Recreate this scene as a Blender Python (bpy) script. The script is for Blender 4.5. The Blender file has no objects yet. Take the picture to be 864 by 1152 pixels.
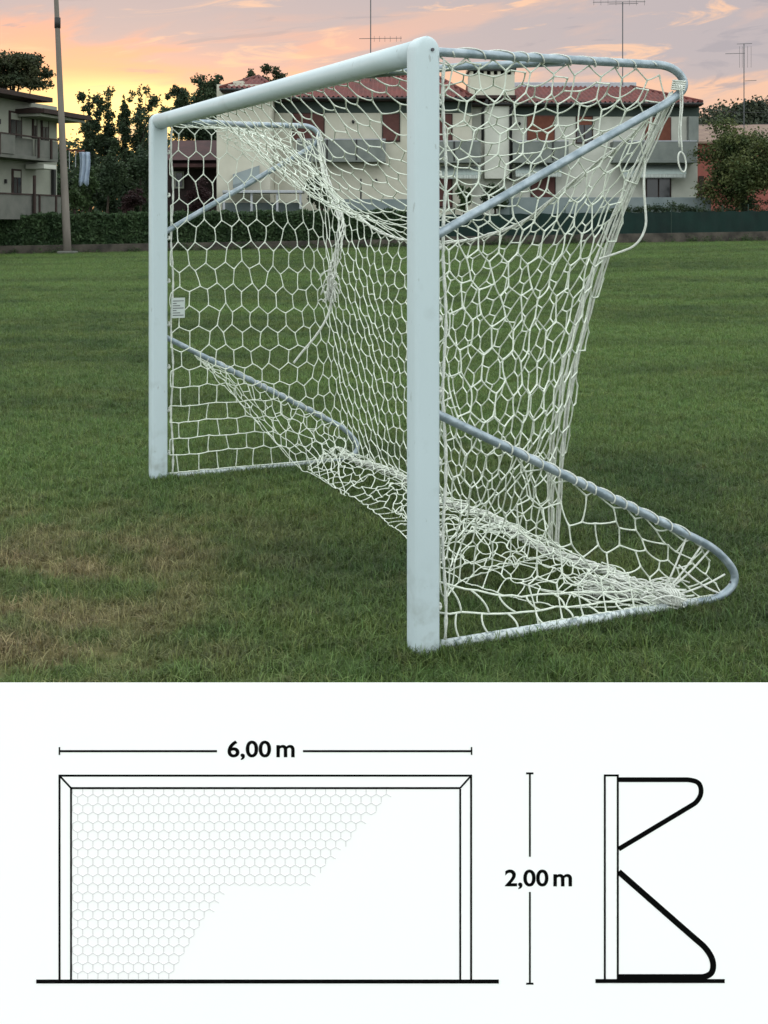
import bpy, math, random
import numpy as np
from mathutils import Vector, Matrix
random.seed(7); RNG = np.random.default_rng(7)
R = math.radians
scene = bpy.context.scene
col = scene.collection
F = 1415.0; CH = 1.388
def at(px, py, Y):                      # a point seen there at distance Y
    return Vector(((px-432)/F*Y, Y, CH-(py-254)/F*Y))

# ------------------------------------------------------------------ helpers
class MB:
    def __init__(s): s.v = []; s.f = []
    def quad(s, a, b, c, d):
        n = len(s.v); s.v += [tuple(a), tuple(b), tuple(c), tuple(d)]; s.f.append((n, n+1, n+2, n+3))
    def poly(s, pts):
        n = len(s.v); s.v += [tuple(p) for p in pts]; s.f.append(tuple(range(n, n+len(pts))))
    def box(s, x0, x1, y0, y1, z0, z1, M=None):
        n = len(s.v)
        P = [(x0,y0,z0),(x1,y0,z0),(x1,y1,z0),(x0,y1,z0),(x0,y0,z1),(x1,y0,z1),(x1,y1,z1),(x0,y1,z1)]
        if M: P = [tuple(M(*p)) for p in P]
        s.v += P
        for q in ((0,3,2,1),(4,5,6,7),(0,1,5,4),(1,2,6,5),(2,3,7,6),(3,0,4,7)): s.f.append(tuple(n+i for i in q))
    def tube(s, pts, r, k=8, cap=True):
        pts = [Vector(p) for p in pts]; m = len(pts)
        if not hasattr(r, '__len__'): r = [r]*m
        T = []
        for i in range(m):
            a = pts[max(i-1,0)]; b = pts[min(i+1,m-1)]
            d = (b-a); T.append(d.normalized() if d.length > 1e-9 else Vector((0,0,1)))
        up = Vector((0,0,1)) if abs(T[0].z) < .9 else Vector((1,0,0))
        nrm = (up - T[0]*up.dot(T[0])).normalized()
        base = len(s.v)
        for i in range(m):
            nrm = (nrm - T[i]*nrm.dot(T[i]))
            nrm = nrm.normalized() if nrm.length > 1e-6 else T[i].orthogonal().normalized()
            bi = T[i].cross(nrm)
            for j in range(k):
                a = 2*math.pi*j/k
                s.v.append(tuple(pts[i] + (nrm*math.cos(a)+bi*math.sin(a))*r[i]))
        for i in range(m-1):
            for j in range(k):
                a = base+i*k+j; b = base+i*k+(j+1)%k
                s.f.append((a, b, b+k, a+k))
        if cap:
            s.f.append(tuple(base+j for j in reversed(range(k))))
            s.f.append(tuple(base+(m-1)*k+j for j in range(k)))
    def build(s, name, mat, parent=None, smooth=False, bevel=0, segs=2):
        me = bpy.data.meshes.new(name); vs = s.v
        if parent is not None:
            Mi = WM[parent.name].inverted()
            vs = [tuple(Mi @ Vector(p)) for p in vs]
        me.from_pydata(vs, [], s.f); me.validate(); me.update()
        me.materials.append(mat)
        if smooth: me.shade_smooth()
        o = bpy.data.objects.new(name, me); col.objects.link(o)
        if parent is not None:
            o.parent = parent; WM[o.name] = WM[parent.name].copy()
        else: WM[o.name] = Matrix()
        if bevel:
            b = o.modifiers.new('b', 'BEVEL'); b.width = bevel; b.segments = segs; b.limit_method = 'ANGLE'
        return o
WM = {}
def tag(o, label=None, cat=None, group=None, kind=None):
    if label: o['label'] = label
    if cat: o['category'] = cat
    if group: o['group'] = group
    if kind: o['kind'] = kind
    return o
def thing(name, label, cat, loc, rz=0, group=None):
    o = bpy.data.objects.new(name, None); col.objects.link(o); o.empty_display_size = .2
    o.location = loc; o.rotation_euler = (0,0,rz)
    WM[o.name] = Matrix.Translation(Vector(loc)) @ Matrix.Rotation(rz, 4, 'Z')
    return tag(o, label, cat, group)
def smooth_path(pts, n=2):
    pts = [Vector(p) for p in pts]
    for _ in range(n):
        q = [pts[0]]
        for a, b in zip(pts, pts[1:]): q += [a.lerp(b,.25), a.lerp(b,.75)]
        q.append(pts[-1]); pts = q
    return pts
def cr(pts, t):                          # Catmull-Rom through (key, values...) rows
    ks = [p[0] for p in pts]
    if t <= ks[0]: return np.array(pts[0][1:], float)
    if t >= ks[-1]: return np.array(pts[-1][1:], float)
    i = max(j for j in range(len(ks)) if ks[j] <= t); i = min(i, len(ks)-2)
    P = [np.array(pts[max(0,min(len(pts)-1,j))][1:], float) for j in (i-1,i,i+1,i+2)]
    f = (t-ks[i])/(ks[i+1]-ks[i])
    return P[1] + f*.5*((P[2]-P[0]) + f*((2*P[0]-5*P[1]+4*P[2]-P[3]) + f*(3*P[1]-P[0]-3*P[2]+P[3])))
def ss(a, b, x):
    t = min(1, max(0, (x-a)/(b-a))); return t*t*(3-2*t)

# ------------------------------------------------------------------ materials
def mat(name, c, rough=.8, c2=None, scale=5, bump=0, metal=0, detail=4, spec=.3, stretch=None, ramp=(.35,.65), trans=0, bscale=None):
    m = bpy.data.materials.new(name); m.use_nodes = True; nt = m.node_tree; N = nt.nodes; L = nt.links
    b = N['Principled BSDF']; b.inputs['Roughness'].default_value = rough; b.inputs['Metallic'].default_value = metal
    b.inputs['Specular IOR Level'].default_value = spec
    b.inputs['Base Color'].default_value = (*c, 1)
    g = N.new('ShaderNodeNewGeometry'); src = g.outputs['Position']
    if stretch:
        mp = N.new('ShaderNodeMapping'); mp.inputs['Scale'].default_value = stretch; L.new(src, mp.inputs[0]); src = mp.outputs[0]
    if c2:
        n = N.new('ShaderNodeTexNoise'); n.inputs['Scale'].default_value = scale; n.inputs['Detail'].default_value = detail
        L.new(src, n.inputs['Vector'])
        r = N.new('ShaderNodeValToRGB'); r.color_ramp.elements[0].position = ramp[0]; r.color_ramp.elements[1].position = ramp[1]
        r.color_ramp.elements[0].color = (*c,1); r.color_ramp.elements[1].color = (*c2,1)
        L.new(n.outputs['Fac'], r.inputs[0]); L.new(r.outputs[0], b.inputs['Base Color'])
    if bump:
        n2 = N.new('ShaderNodeTexNoise'); n2.inputs['Scale'].default_value = bscale or scale*3; n2.inputs['Detail'].default_value = 5
        L.new(src, n2.inputs['Vector'])
        bp = N.new('ShaderNodeBump'); bp.inputs['Strength'].default_value = bump; bp.inputs['Distance'].default_value = .05
        L.new(n2.outputs['Fac'], bp.inputs['Height']); L.new(bp.outputs[0], b.inputs['Normal'])
    return m
M = {}
M['post'] = mat('painted_aluminium', (.45,.53,.55), .38, (.425,.505,.525), 3, .03, spec=.4, stretch=(1,1,.25), bscale=60)
M['steel'] = mat('galvanised_steel', (.18,.23,.26), .40, (.32,.375,.41), 22, .08, metal=.35, spec=.5)
M['cord'] = mat('net_cord', (.70,.74,.64), .9, (.58,.63,.54), 30, .3, bscale=500)
M['rope'] = mat('rope', (.78,.80,.73), .9, (.62,.65,.58), 60, .5, bscale=400)
M['whitebar'] = mat('chipped_paint', (.5,.55,.55), .6, (.22,.26,.27), 45, .1, ramp=(.52,.60))
M['bolt'] = mat('bolt', (.06,.06,.07), .5)
M['tag'] = mat('paper_tag', (.42,.47,.44), .8)
M['board'] = mat('printed_board', (.97,.95,.95), .6, (.965,.945,.945), 8, spec=.15)
M['ink'] = mat('black_ink', (.004,.004,.004), .9, spec=.0)
M['grey_ink'] = mat('grey_ink', (.68,.66,.67), .8, spec=.1)
M['wood'] = mat('stake_wood', (.24,.16,.09), .9, (.15,.10,.06), 20)
M['cream'] = mat('cream_render', (.48,.465,.385), .95, (.43,.415,.34), 1.2, .15, bscale=30)
M['cream2'] = mat('grey_cream_render', (.235,.245,.20), .95, (.20,.205,.17), 1.0, .15, bscale=30)
M['white_render'] = mat('pale_render', (.47,.475,.42), .95, (.41,.415,.365), 1.2, .15, bscale=30)
M['concrete'] = mat('balcony_concrete', (.125,.14,.13), .95, (.16,.175,.16), 1.5, .2, bscale=20)
M['concrete2'] = mat('brown_concrete', (.09,.095,.082), .95, (.12,.12,.105), 1.5, .2, bscale=20)
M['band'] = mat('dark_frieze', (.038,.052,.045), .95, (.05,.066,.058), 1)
M['darkwood'] = mat('dark_timber', (.022,.014,.012), .8, (.035,.02,.016), 6)
M['shutter'] = mat('brown_shutter', (.085,.032,.028), .7, (.10,.04,.033), 4)
M['shutter_red'] = mat('red_shutter', (.13,.04,.024), .7, (.155,.052,.03), 4)
M['glass'] = mat('window_glass', (.012,.014,.016), .12, spec=.5)
M['pipe'] = mat('dark_pipe', (.02,.02,.02), .6)
M['awning'] = mat('awning_cloth', (.22,.26,.24), .9)
M['panel'] = mat('solar_panel', (.35,.36,.38), .45, (.30,.31,.34), 3)
M['wallgrey'] = mat('grey_garden_wall', (.13,.16,.165), .95, (.17,.20,.20), .8, .2, bscale=15)
M['kerb'] = mat('mossy_concrete', (.028,.025,.021), .95, (.075,.065,.052), 1.6, .4, bscale=12)
M['screen'] = mat('green_screen', (.003,.012,.010), .9, (.004,.019,.015), 1.1, .3, bscale=4)
M['screenpost'] = mat('green_post', (.015,.03,.022), .7)
M['pink'] = mat('pink_render', (.27,.085,.068), .95, (.23,.075,.06), .8, .1)
M['pinkroof'] = mat('brown_roof', (.20,.14,.105), .95, (.15,.10,.08), 2, .3)
M['maroon'] = mat('maroon_roof', (.055,.024,.023), .9, (.035,.017,.017), 1.5, .3)
M['maroonwall'] = mat('dark_wall', (.02,.014,.014), .95, (.032,.022,.021), 1.2)
M['pole'] = mat('concrete_pole', (.13,.115,.10), .9, (.17,.15,.13), 3, .2, stretch=(1,1,.2), bscale=15)
M['aerial'] = mat('aerial_metal', (.08,.085,.09), .5, metal=.4)
M['cloth'] = mat('pale_blue_cloth', (.32,.38,.46), .9, (.25,.31,.40), 3)
M['bark'] = mat('bark', (.05,.038,.028), .95, (.03,.022,.018), 6, .5)

def weather(m):          # scuffs, ball marks and dried mud splashes at the foot of the paint
    nt = m.node_tree; N = nt.nodes; L = nt.links; b = N['Principled BSDF']; src = b.inputs['Base Color'].links[0].from_socket
    g = N.new('ShaderNodeNewGeometry'); sp = N.new('ShaderNodeSeparateXYZ'); L.new(g.outputs['Position'], sp.inputs[0])
    def noi(sc, d, st=(1,1,1)):
        mp = N.new('ShaderNodeMapping'); mp.inputs['Scale'].default_value = st; L.new(g.outputs['Position'], mp.inputs[0])
        n = N.new('ShaderNodeTexNoise'); n.inputs['Scale'].default_value = sc; n.inputs['Detail'].default_value = d; L.new(mp.outputs[0], n.inputs[0]); return n.outputs['Fac']
    def mr(v, a, c, x, y):
        k = N.new('ShaderNodeMapRange'); L.new(v, k.inputs[0])
        for i, q in enumerate((a,c,x,y)): k.inputs[1+i].default_value = q
        return k.outputs[0]
    def mx(f, a, c):
        k = N.new('ShaderNodeMix'); k.data_type = 'RGBA'; L.new(f, k.inputs[0]); L.new(a, k.inputs[6]); k.inputs[7].default_value = (*c,1); return k.outputs[2]
    def mul(a, c):
        k = N.new('ShaderNodeMath'); k.operation = 'MULTIPLY'; L.new(a, k.inputs[0]); L.new(c, k.inputs[1]); return k.outputs[0]
    c = mx(mr(noi(9, 8), .60, .74, 0, .25), src, (.24,.27,.26))
    c = mx(mr(noi(60, 5, (1,1,.35)), .68, .73, 0, .4), c, (.16,.16,.14))
    c = mx(mul(mr(sp.outputs[2], .34, .02, 0, 1), mr(noi(17, 7), .48, .70, 0, .45)), c, (.13,.12,.07))
    L.new(c, b.inputs['Base Color'])
weather(M['post'])
def tile_mat():
    m = mat('roof_tiles', (.135,.035,.028), .9, (.08,.026,.023), 1.6, .2, bscale=20)
    return m
M['tiles'] = tile_mat()

def leaf_mat(name, a, b, sc=.8, tr=.25):
    m = bpy.data.materials.new(name); m.use_nodes = True; nt = m.node_tree; N = nt.nodes; L = nt.links
    p = N['Principled BSDF']; p.inputs['Roughness'].default_value = .65; p.inputs['Specular IOR Level'].default_value = .2
    g = N.new('ShaderNodeNewGeometry')
    n = N.new('ShaderNodeTexNoise'); n.inputs['Scale'].default_value = sc; n.inputs['Detail'].default_value = 3
    L.new(g.outputs['Position'], n.inputs['Vector'])
    r = N.new('ShaderNodeValToRGB'); r.color_ramp.elements[0].position = .35; r.color_ramp.elements[1].position = .65
    r.color_ramp.elements[0].color = (*a,1); r.color_ramp.elements[1].color = (*b,1)
    L.new(n.outputs['Fac'], r.inputs[0])
    h = N.new('ShaderNodeHueSaturation'); L.new(r.outputs[0], h.inputs['Color'])
    mr = N.new('ShaderNodeMapRange'); mr.inputs['To Min'].default_value = .6; mr.inputs['To Max'].default_value = 1.4
    L.new(g.outputs['Random Per Island'], mr.inputs['Value']); L.new(mr.outputs[0], h.inputs['Value'])
    L.new(h.outputs[0], p.inputs['Base Color'])
    t = N.new('ShaderNodeBsdfTranslucent'); L.new(h.outputs[0], t.inputs['Color'])
    mx = N.new('ShaderNodeMixShader'); mx.inputs[0].default_value = tr
    L.new(p.outputs[0], mx.inputs[1]); L.new(t.outputs[0], mx.inputs[2]); L.new(mx.outputs[0], N['Material Output'].inputs[0])
    return m
M['leaf_dark'] = leaf_mat('dark_leaves', (.023,.040,.021), (.042,.064,.030))
M['leaf_pine'] = leaf_mat('pine_needles', (.020,.032,.016), (.045,.05,.022), tr=.15)
M['leaf_olive'] = leaf_mat('olive_leaves', (.033,.052,.018), (.088,.100,.034))
M['leaf_green'] = leaf_mat('green_leaves', (.03,.055,.02), (.05,.08,.03))
M['leaf_red'] = leaf_mat('dark_red_leaves', (.022,.012,.012), (.035,.018,.018))
M['hedge'] = leaf_mat('hedge_leaves', (.020,.042,.016), (.038,.065,.026), 1.5)
M['wood_far'] = leaf_mat('woodland_leaves', (.020,.030,.018), (.045,.052,.028), .15, .1)

# ------------------------------------------------------------------ ground
BA = Vector((-18.6, 61)); BD = Vector((40.0, 9.0)).normalized(); BN = Vector((-BD.y, BD.x))   # field boundary
def gh(x, y):
    tilt = .55*min(1.4, max(0, (x+18)/39))*ss(12, 60, y)
    d = (Vector((x, y))-BA).dot(BN)
    return tilt + (1.85-tilt)*ss(.55, 1.1, d)
def ground():
    xs = np.unique(np.concatenate([np.linspace(-900,-60,22), np.linspace(-60,60,121), np.linspace(60,900,22)]))
    ys = np.unique(np.concatenate([np.linspace(-300,-10,12), np.linspace(-10,50,61), np.linspace(50,86,145), np.linspace(86,1200,28)]))
    v = [(x, y, gh(x, y)) for y in ys for x in xs]
    nx = len(xs); f = [(j*nx+i, j*nx+i+1, (j+1)*nx+i+1, (j+1)*nx+i) for j in range(len(ys)-1) for i in range(nx-1)]
    m = bpy.data.materials.new('turf_soil'); m.use_nodes = True; nt = m.node_tree; N = nt.nodes; L = nt.links
    p = N['Principled BSDF']; p.inputs['Roughness'].default_value = .95; p.inputs['Specular IOR Level'].default_value = .1
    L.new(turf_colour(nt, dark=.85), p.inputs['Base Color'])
    g = N.new('ShaderNodeNewGeometry'); n = N.new('ShaderNodeTexNoise'); n.inputs['Scale'].default_value = 9; n.inputs['Detail'].default_value = 8
    L.new(g.outputs['Position'], n.inputs['Vector'])
    bp = N.new('ShaderNodeBump'); bp.inputs['Strength'].default_value = .9; bp.inputs['Distance'].default_value = .08
    L.new(n.outputs['Fac'], bp.inputs['Height']); L.new(bp.outputs[0], p.inputs['Normal'])
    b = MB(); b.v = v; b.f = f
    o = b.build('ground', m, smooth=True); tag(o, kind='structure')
def turf_colour(nt, dark=1.0):
    N = nt.nodes; L = nt.links
    g = N.new('ShaderNodeNewGeometry')
    def noise(sc, det=4, off=0, st=(1,1,1)):
        mp = N.new('ShaderNodeMapping'); mp.inputs['Location'].default_value = (off, off*.7, 0); mp.inputs['Scale'].default_value = st
        L.new(g.outputs['Position'], mp.inputs[0])
        n = N.new('ShaderNodeTexNoise'); n.inputs['Scale'].default_value = sc; n.inputs['Detail'].default_value = det
        L.new(mp.outputs[0], n.inputs['Vector']); return n.outputs['Fac']
    def ramp(fac, p0, p1, a, b):
        r = N.new('ShaderNodeValToRGB'); r.color_ramp.elements[0].position = p0; r.color_ramp.elements[1].position = p1
        r.color_ramp.elements[0].color = (*a,1); r.color_ramp.elements[1].color = (*b,1); L.new(fac, r.inputs[0]); return r.outputs[0]
    def mix(fac, a, b, blend='MIX'):
        x = N.new('ShaderNodeMix'); x.data_type = 'RGBA'; x.blend_type = blend
        if isinstance(fac, float): x.inputs[0].default_value = fac
        else: L.new(fac, x.inputs[0])
        L.new(a, x.inputs[6])
        if isinstance(b, tuple): x.inputs[7].default_value = (*b,1)
        else: L.new(b, x.inputs[7])
        return x.outputs[2]
    k = dark
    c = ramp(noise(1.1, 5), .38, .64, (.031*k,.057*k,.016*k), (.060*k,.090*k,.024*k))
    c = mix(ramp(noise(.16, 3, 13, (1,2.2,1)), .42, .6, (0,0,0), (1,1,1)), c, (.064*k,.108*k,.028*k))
    # dry, worn turf in front of the goal mouth: fades out past it
    sep = N.new('ShaderNodeSeparateXYZ'); L.new(g.outputs['Position'], sep.inputs[0])
    def mr(sock, a, b, c0, c1):
        m = N.new('ShaderNodeMapRange'); m.interpolation_type = 'SMOOTHSTEP'
        for i, v in enumerate((a, b, c0, c1)): m.inputs[1+i].default_value = v
        L.new(sock, m.inputs[0]); return m.outputs[0]
    def mul(a, b):
        m = N.new('ShaderNodeMath'); m.operation = 'MULTIPLY'; L.new(a, m.inputs[0]); L.new(b, m.inputs[1]); return m.outputs[0]
    wear = mul(mul(mr(sep.outputs[0], .0, -1.25, 0, 1), mr(sep.outputs[1], 7.0, 5.0, 0, 1)), mr(noise(3.0, 8, 31), .38, .62, .12, .9))
    c = mix(wear, c, ramp(noise(14, 4, 5), .35, .65, (.09*k,.073*k,.032*k), (.20*k,.17*k,.085*k)))
    mo = mul(mr(noise(7, 7, 51), .57, .72, 0, .4), mr(sep.outputs[1], 16, 6, 0, 1))
    c = mix(mo, c, (.10*k,.088*k,.042*k))
    return c
ground()

def grass():
    m = bpy.data.materials.new('grass_blades'); m.use_nodes = True; nt = m.node_tree; N = nt.nodes; L = nt.links
    p = N['Principled BSDF']; p.inputs['Roughness'].default_value = .55; p.inputs['Specular IOR Level'].default_value = .25
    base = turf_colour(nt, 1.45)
    h = N.new('ShaderNodeHueSaturation'); L.new(base, h.inputs['Color'])
    g = N.new('ShaderNodeNewGeometry'); mr = N.new('ShaderNodeMapRange'); mr.inputs['To Min'].default_value = .45; mr.inputs['To Max'].default_value = 1.6
    L.new(g.outputs['Random Per Island'], mr.inputs[0]); L.new(mr.outputs[0], h.inputs['Value'])
    oi = N.new('ShaderNodeObjectInfo'); mr2 = N.new('ShaderNodeMapRange'); mr2.inputs['To Min'].default_value = .47; mr2.inputs['To Max'].default_value = .515
    L.new(oi.outputs['Random'], mr2.inputs[0]); L.new(mr2.outputs[0], h.inputs['Hue'])
    L.new(h.outputs[0], p.inputs['Base Color'])
    t = N.new('ShaderNodeBsdfTranslucent'); L.new(h.outputs[0], t.inputs['Color'])
    mx = N.new('ShaderNodeMixShader'); mx.inputs[0].default_value = .3
    L.new(p.outputs[0], mx.inputs[1]); L.new(t.outputs[0], mx.inputs[2]); L.new(mx.outputs[0], N['Material Output'].inputs[0])
    src = bpy.data.collections.new('grass_sources')
    for k in range(5):
        b = MB()
        for i in range(26):
            x, y = random.gauss(0,.035), random.gauss(0,.035)
            a = random.uniform(0, 6.283); ln = random.uniform(.03,.062)*(1.5 if random.random() < .06 else 1); w = random.uniform(.0011,.0021)
            lean = random.uniform(.1,1.35)*ln; dx, dy = math.cos(a), math.sin(a)
            rt = Vector((-dy, dx, 0)); P = []
            for q in (0,.45,.8):
                P.append(Vector((x+dx*lean*q*q, y+dy*lean*q*q, ln*q*(1-.35*q*lean/ln)-.004)))
            tip = Vector((x+dx*lean, y+dy*lean, ln*(1-.35*lean/ln)-.004)); n = len(b.v)
            for q, pp in enumerate(P):
                ww = w*(1, .9, .6)[q]; b.v += [tuple(pp-rt*ww), tuple(pp+rt*ww)]
            b.v.append(tuple(tip)); b.f += [(n,n+1,n+3,n+2),(n+2,n+3,n+5,n+4),(n+4,n+5,n+6)]
        me = bpy.data.meshes.new('tuft'); me.from_pydata(b.v, [], b.f); me.materials.append(m); me.shade_smooth()
        src.objects.link(bpy.data.objects.new('tuft', me))
    pts = []; scl = []
    zs = np.geomspace(2.35, 68, 70)
    for z0, z1 in zip(zs, zs[1:]):
        zm = (z0+z1)/2; hw = .34*zm+1.0
        d = 820*min(1, (5.5/zm)**1.45)
        n = int(2*hw*(z1-z0)*d)
        X = RNG.uniform(-hw, hw, n); Y = RNG.uniform(z0, z1, n)
        # thin out over the worn patch
        for x, y in zip(X, Y):
            if y > BA.y+ (x-BA.x)*.225 - .25: continue
            if x < -.4 and y < 6.2 and random.random() < .35*ss(-.4,-1.3,x): continue
            pts.append((x, y, gh(x, y))); scl.append(random.uniform(.55, 1.12)*(.92 + .35*min(1, (zm-2)/40)+.5*min(1,max(0,(zm-12)/50))))
    GMg = Matrix.Translation(Vector((.127,4.08,0))) @ Matrix.Rotation(math.atan2(.4388,.8986), 4, 'Z')
    for u in (0, 3.1):                       # unmown fringe round the post feet and along the ground bars
        for k in range(420):
            q = GMg @ Vector((random.uniform(-.09, 1.25), u+random.gauss(0,.035), 0)); pts.append((q.x, q.y, -.012)); scl.append(random.uniform(.5,.95))
        for k in range(60):
            a = random.uniform(0,6.28); q = GMg @ Vector((.07*math.cos(a), u+.07*math.sin(a), 0)); pts.append((q.x, q.y, 0)); scl.append(random.uniform(.5,1.0))
    me = bpy.data.meshes.new('grass'); me.from_pydata(pts, [], [])
    at_ = me.attributes.new('tsc', 'FLOAT', 'POINT'); at_.data.foreach_set('value', scl)
    o = bpy.data.objects.new('grass', me); col.objects.link(o); me.materials.append(m)
    tag(o, 'dark green mown grass of the pitch', 'grass', kind='stuff')
    ng = bpy.data.node_groups.new('grass', 'GeometryNodeTree')
    ng.interface.new_socket('Geometry', in_out='INPUT', socket_type='NodeSocketGeometry'); ng.interface.new_socket('Geometry', in_out='OUTPUT', socket_type='NodeSocketGeometry')
    gi = ng.nodes.new('NodeGroupInput'); go = ng.nodes.new('NodeGroupOutput')
    mp = ng.nodes.new('GeometryNodeMeshToPoints'); ip = ng.nodes.new('GeometryNodeInstanceOnPoints')
    ci = ng.nodes.new('GeometryNodeCollectionInfo'); ci.inputs[0].default_value = src; ci.inputs[1].default_value = True; ci.inputs[2].default_value = True
    rv = ng.nodes.new('FunctionNodeRandomValue'); rv.data_type = 'FLOAT_VECTOR'; rv.inputs[0].default_value = (-.15,-.15,0); rv.inputs[1].default_value = (.15,.15,6.283)
    na = ng.nodes.new('GeometryNodeInputNamedAttribute'); na.data_type = 'FLOAT'; na.inputs[0].default_value = 'tsc'
    ng.links.new(gi.outputs[0], mp.inputs[0]); ng.links.new(mp.outputs[0], ip.inputs[0]); ng.links.new(ci.outputs[0], ip.inputs['Instance'])
    ip.inputs['Pick Instance'].default_value = True
    ng.links.new(rv.outputs[0], ip.inputs['Rotation']); ng.links.new(na.outputs[0], ip.inputs['Scale']); ng.links.new(ip.outputs[0], go.inputs[0])
    md = o.modifiers.new('grass', 'NODES'); md.node_group = ng
    print('tufts', len(pts))
grass()

# ------------------------------------------------------------------ football goal
L_ = 3.10
goal = thing('football_goal', 'white portable football goal with grey steel net frames standing on the pitch', 'football goal', (.127, 4.08, 0), math.atan2(.4388,.8986))
GM = WM[goal.name]
def G(s, u, h): return GM @ Vector((s, u, h))

def post(u, sgn):
    # rounded-top post: section across s and u, arch at the top
    bm = MB(); w, d = .046, .040; rings = []
    def section(z, kx, ky=1):
        pts = []
        for j in range(32):
            a = 2*math.pi*j/32; c, s_ = math.cos(a), math.sin(a); n = 5
            pts.append(G(math.copysign(abs(c)**(2/n), c)*w*kx, u+math.copysign(abs(s_)**(2/n), s_)*d*ky, z))
        return pts
    zs = [(-.03,1,1)] + [(z,1,1) for z in np.linspace(.3,1.93,6)]
    for a in np.linspace(0, 88, 12)[1:]:
        zs.append((1.95+.050*math.sin(R(a)), max(.04, math.cos(R(a))), max(.75, math.cos(R(a))**.25)))
    for z, kx, ky in zs: rings.append(section(z, kx, ky))
    for r in rings: bm.v += [tuple(p) for p in r]
    for i in range(len(rings)-1):
        for j in range(32):
            a = i*32+j; b = i*32+(j+1)%32; bm.f.append((a,b,b+32,a+32))
    n = len(bm.v)-32; bm.f.append(tuple(range(n, n+32)))
    o = bm.build('goal_post', M['post'], goal, smooth=True)
    b = MB()
    for s_, h_ in ((.012,1.955),): b.tube([G(s_, u-.039*sgn, h_), G(s_, u-.045*sgn, h_)], .0055, 10)
    b.build('bolt', M['bolt'], o, smooth=False)
    for h_ in np.arange(.14, 1.85, .235):        # net hooks up the back of the post
        hk = MB()
        hk.tube(smooth_path([G(.045,u,h_), G(.062,u,h_), G(.066,u,h_+.012), G(.058,u,h_+.016)],1), .0042, 6)
        hk.tube([G(.056,u-.004,h_-.002), G(.066,u+.004,h_+.006)], .007, 6)
        hk.build('net_hook', M['rope'], o, smooth=True)
    return o
post(0, 1); post(L_, -1)
b = MB(); b.tube([G(0, u, 1.955) for u in np.linspace(.02, L_-.02, 12)], .041, 28); b.build('crossbar', M['post'], goal, smooth=True)

def upper_path(u):
    k = 1 if u == 0 else .895
    return smooth_path([G(.03,u,1.955)]+[G(a*k,u,h) for a, h in ((.86,1.962),(1.015,1.965),(1.085,1.895),(1.0,1.832),(.86,1.766))]+[G(.03,u,1.348)], 3)
def lower_path(u):
    k = 1 if u == 0 else .92
    return smooth_path([G(.03,u,.785)]+[G(a*k,u,h) for a, h in ((1.10,.262),(1.225,.195),(1.325,.085),(1.24,.018),(1.10,.018))], 3)
for u in (0, L_):
    b = MB(); b.tube(upper_path(u), .0152, 14); b.build('upper_frame', M['steel'], goal, smooth=True)
    b = MB(); b.tube(lower_path(u), .0148, 14); lf = b.build('lower_frame', M['steel'], goal, smooth=True)
    if u == 0:
        q = MB(); q.tube([G(1.268,-.0135,.078), G(1.268,-.0158,.078)], .005, 8); q.build('rivet', M['bolt'], lf)
    b = MB(); b.tube([G(1.12*(1 if u == 0 else .92),u,.018), G(.03,u,.018)], .0172, 12); b.build('ground_bar', M['whitebar'], goal, smooth=True)

for u, sg in ((0,1),(L_,-1)):
    b = MB(); b.tube([G(.0,u+sg*.44,1.925), G(.27,u+sg*.22,1.945), G(.55,u,1.95)], .0135, 12); b.build('corner_brace', M['steel'], goal, smooth=True)
def lowh(s, u): return .785-(s-.03)*(.523/(1.07 if u == 0 else .982))
# --- net panels: P(t, v) in goal coordinates (s, u, h)
sag_keys = [(0,1.02,1.86),(.25,.979,1.696),(.449,.965,1.603),(.8,.9,1.41),(1.2,.865,1.325),(1.67,.85,1.31),(2.1,.86,1.355),(2.4,.88,1.44),(2.75,.905,1.53),(2.92,.92,1.61),(3.03,.935,1.74),(3.1,.945,1.92)]
def sag(u): return cr(sag_keys, u)
def rightedge(v):     # near back edge of the net, from the loop tip to the ground rope
    return np.array((1.02-.03*v-.135*math.sin(math.pi*min(1,v)), .70*v, 1.86-1.82*v))
def farlow(t): return np.array((.93+.17*t, 3.1*t))         # ground rope in (s,u)
class Noise:
    def __init__(s, seed, n=7, f=6):
        r = np.random.default_rng(seed); s.k = r.normal(0, f, (n,3)); s.p = r.uniform(0, 6.28, n); s.d = r.normal(0, 1, (n,3))/math.sqrt(n)
    def __call__(s, p): return (np.sin(s.k@p+s.p)[:,None]*s.d).sum(0)
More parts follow.
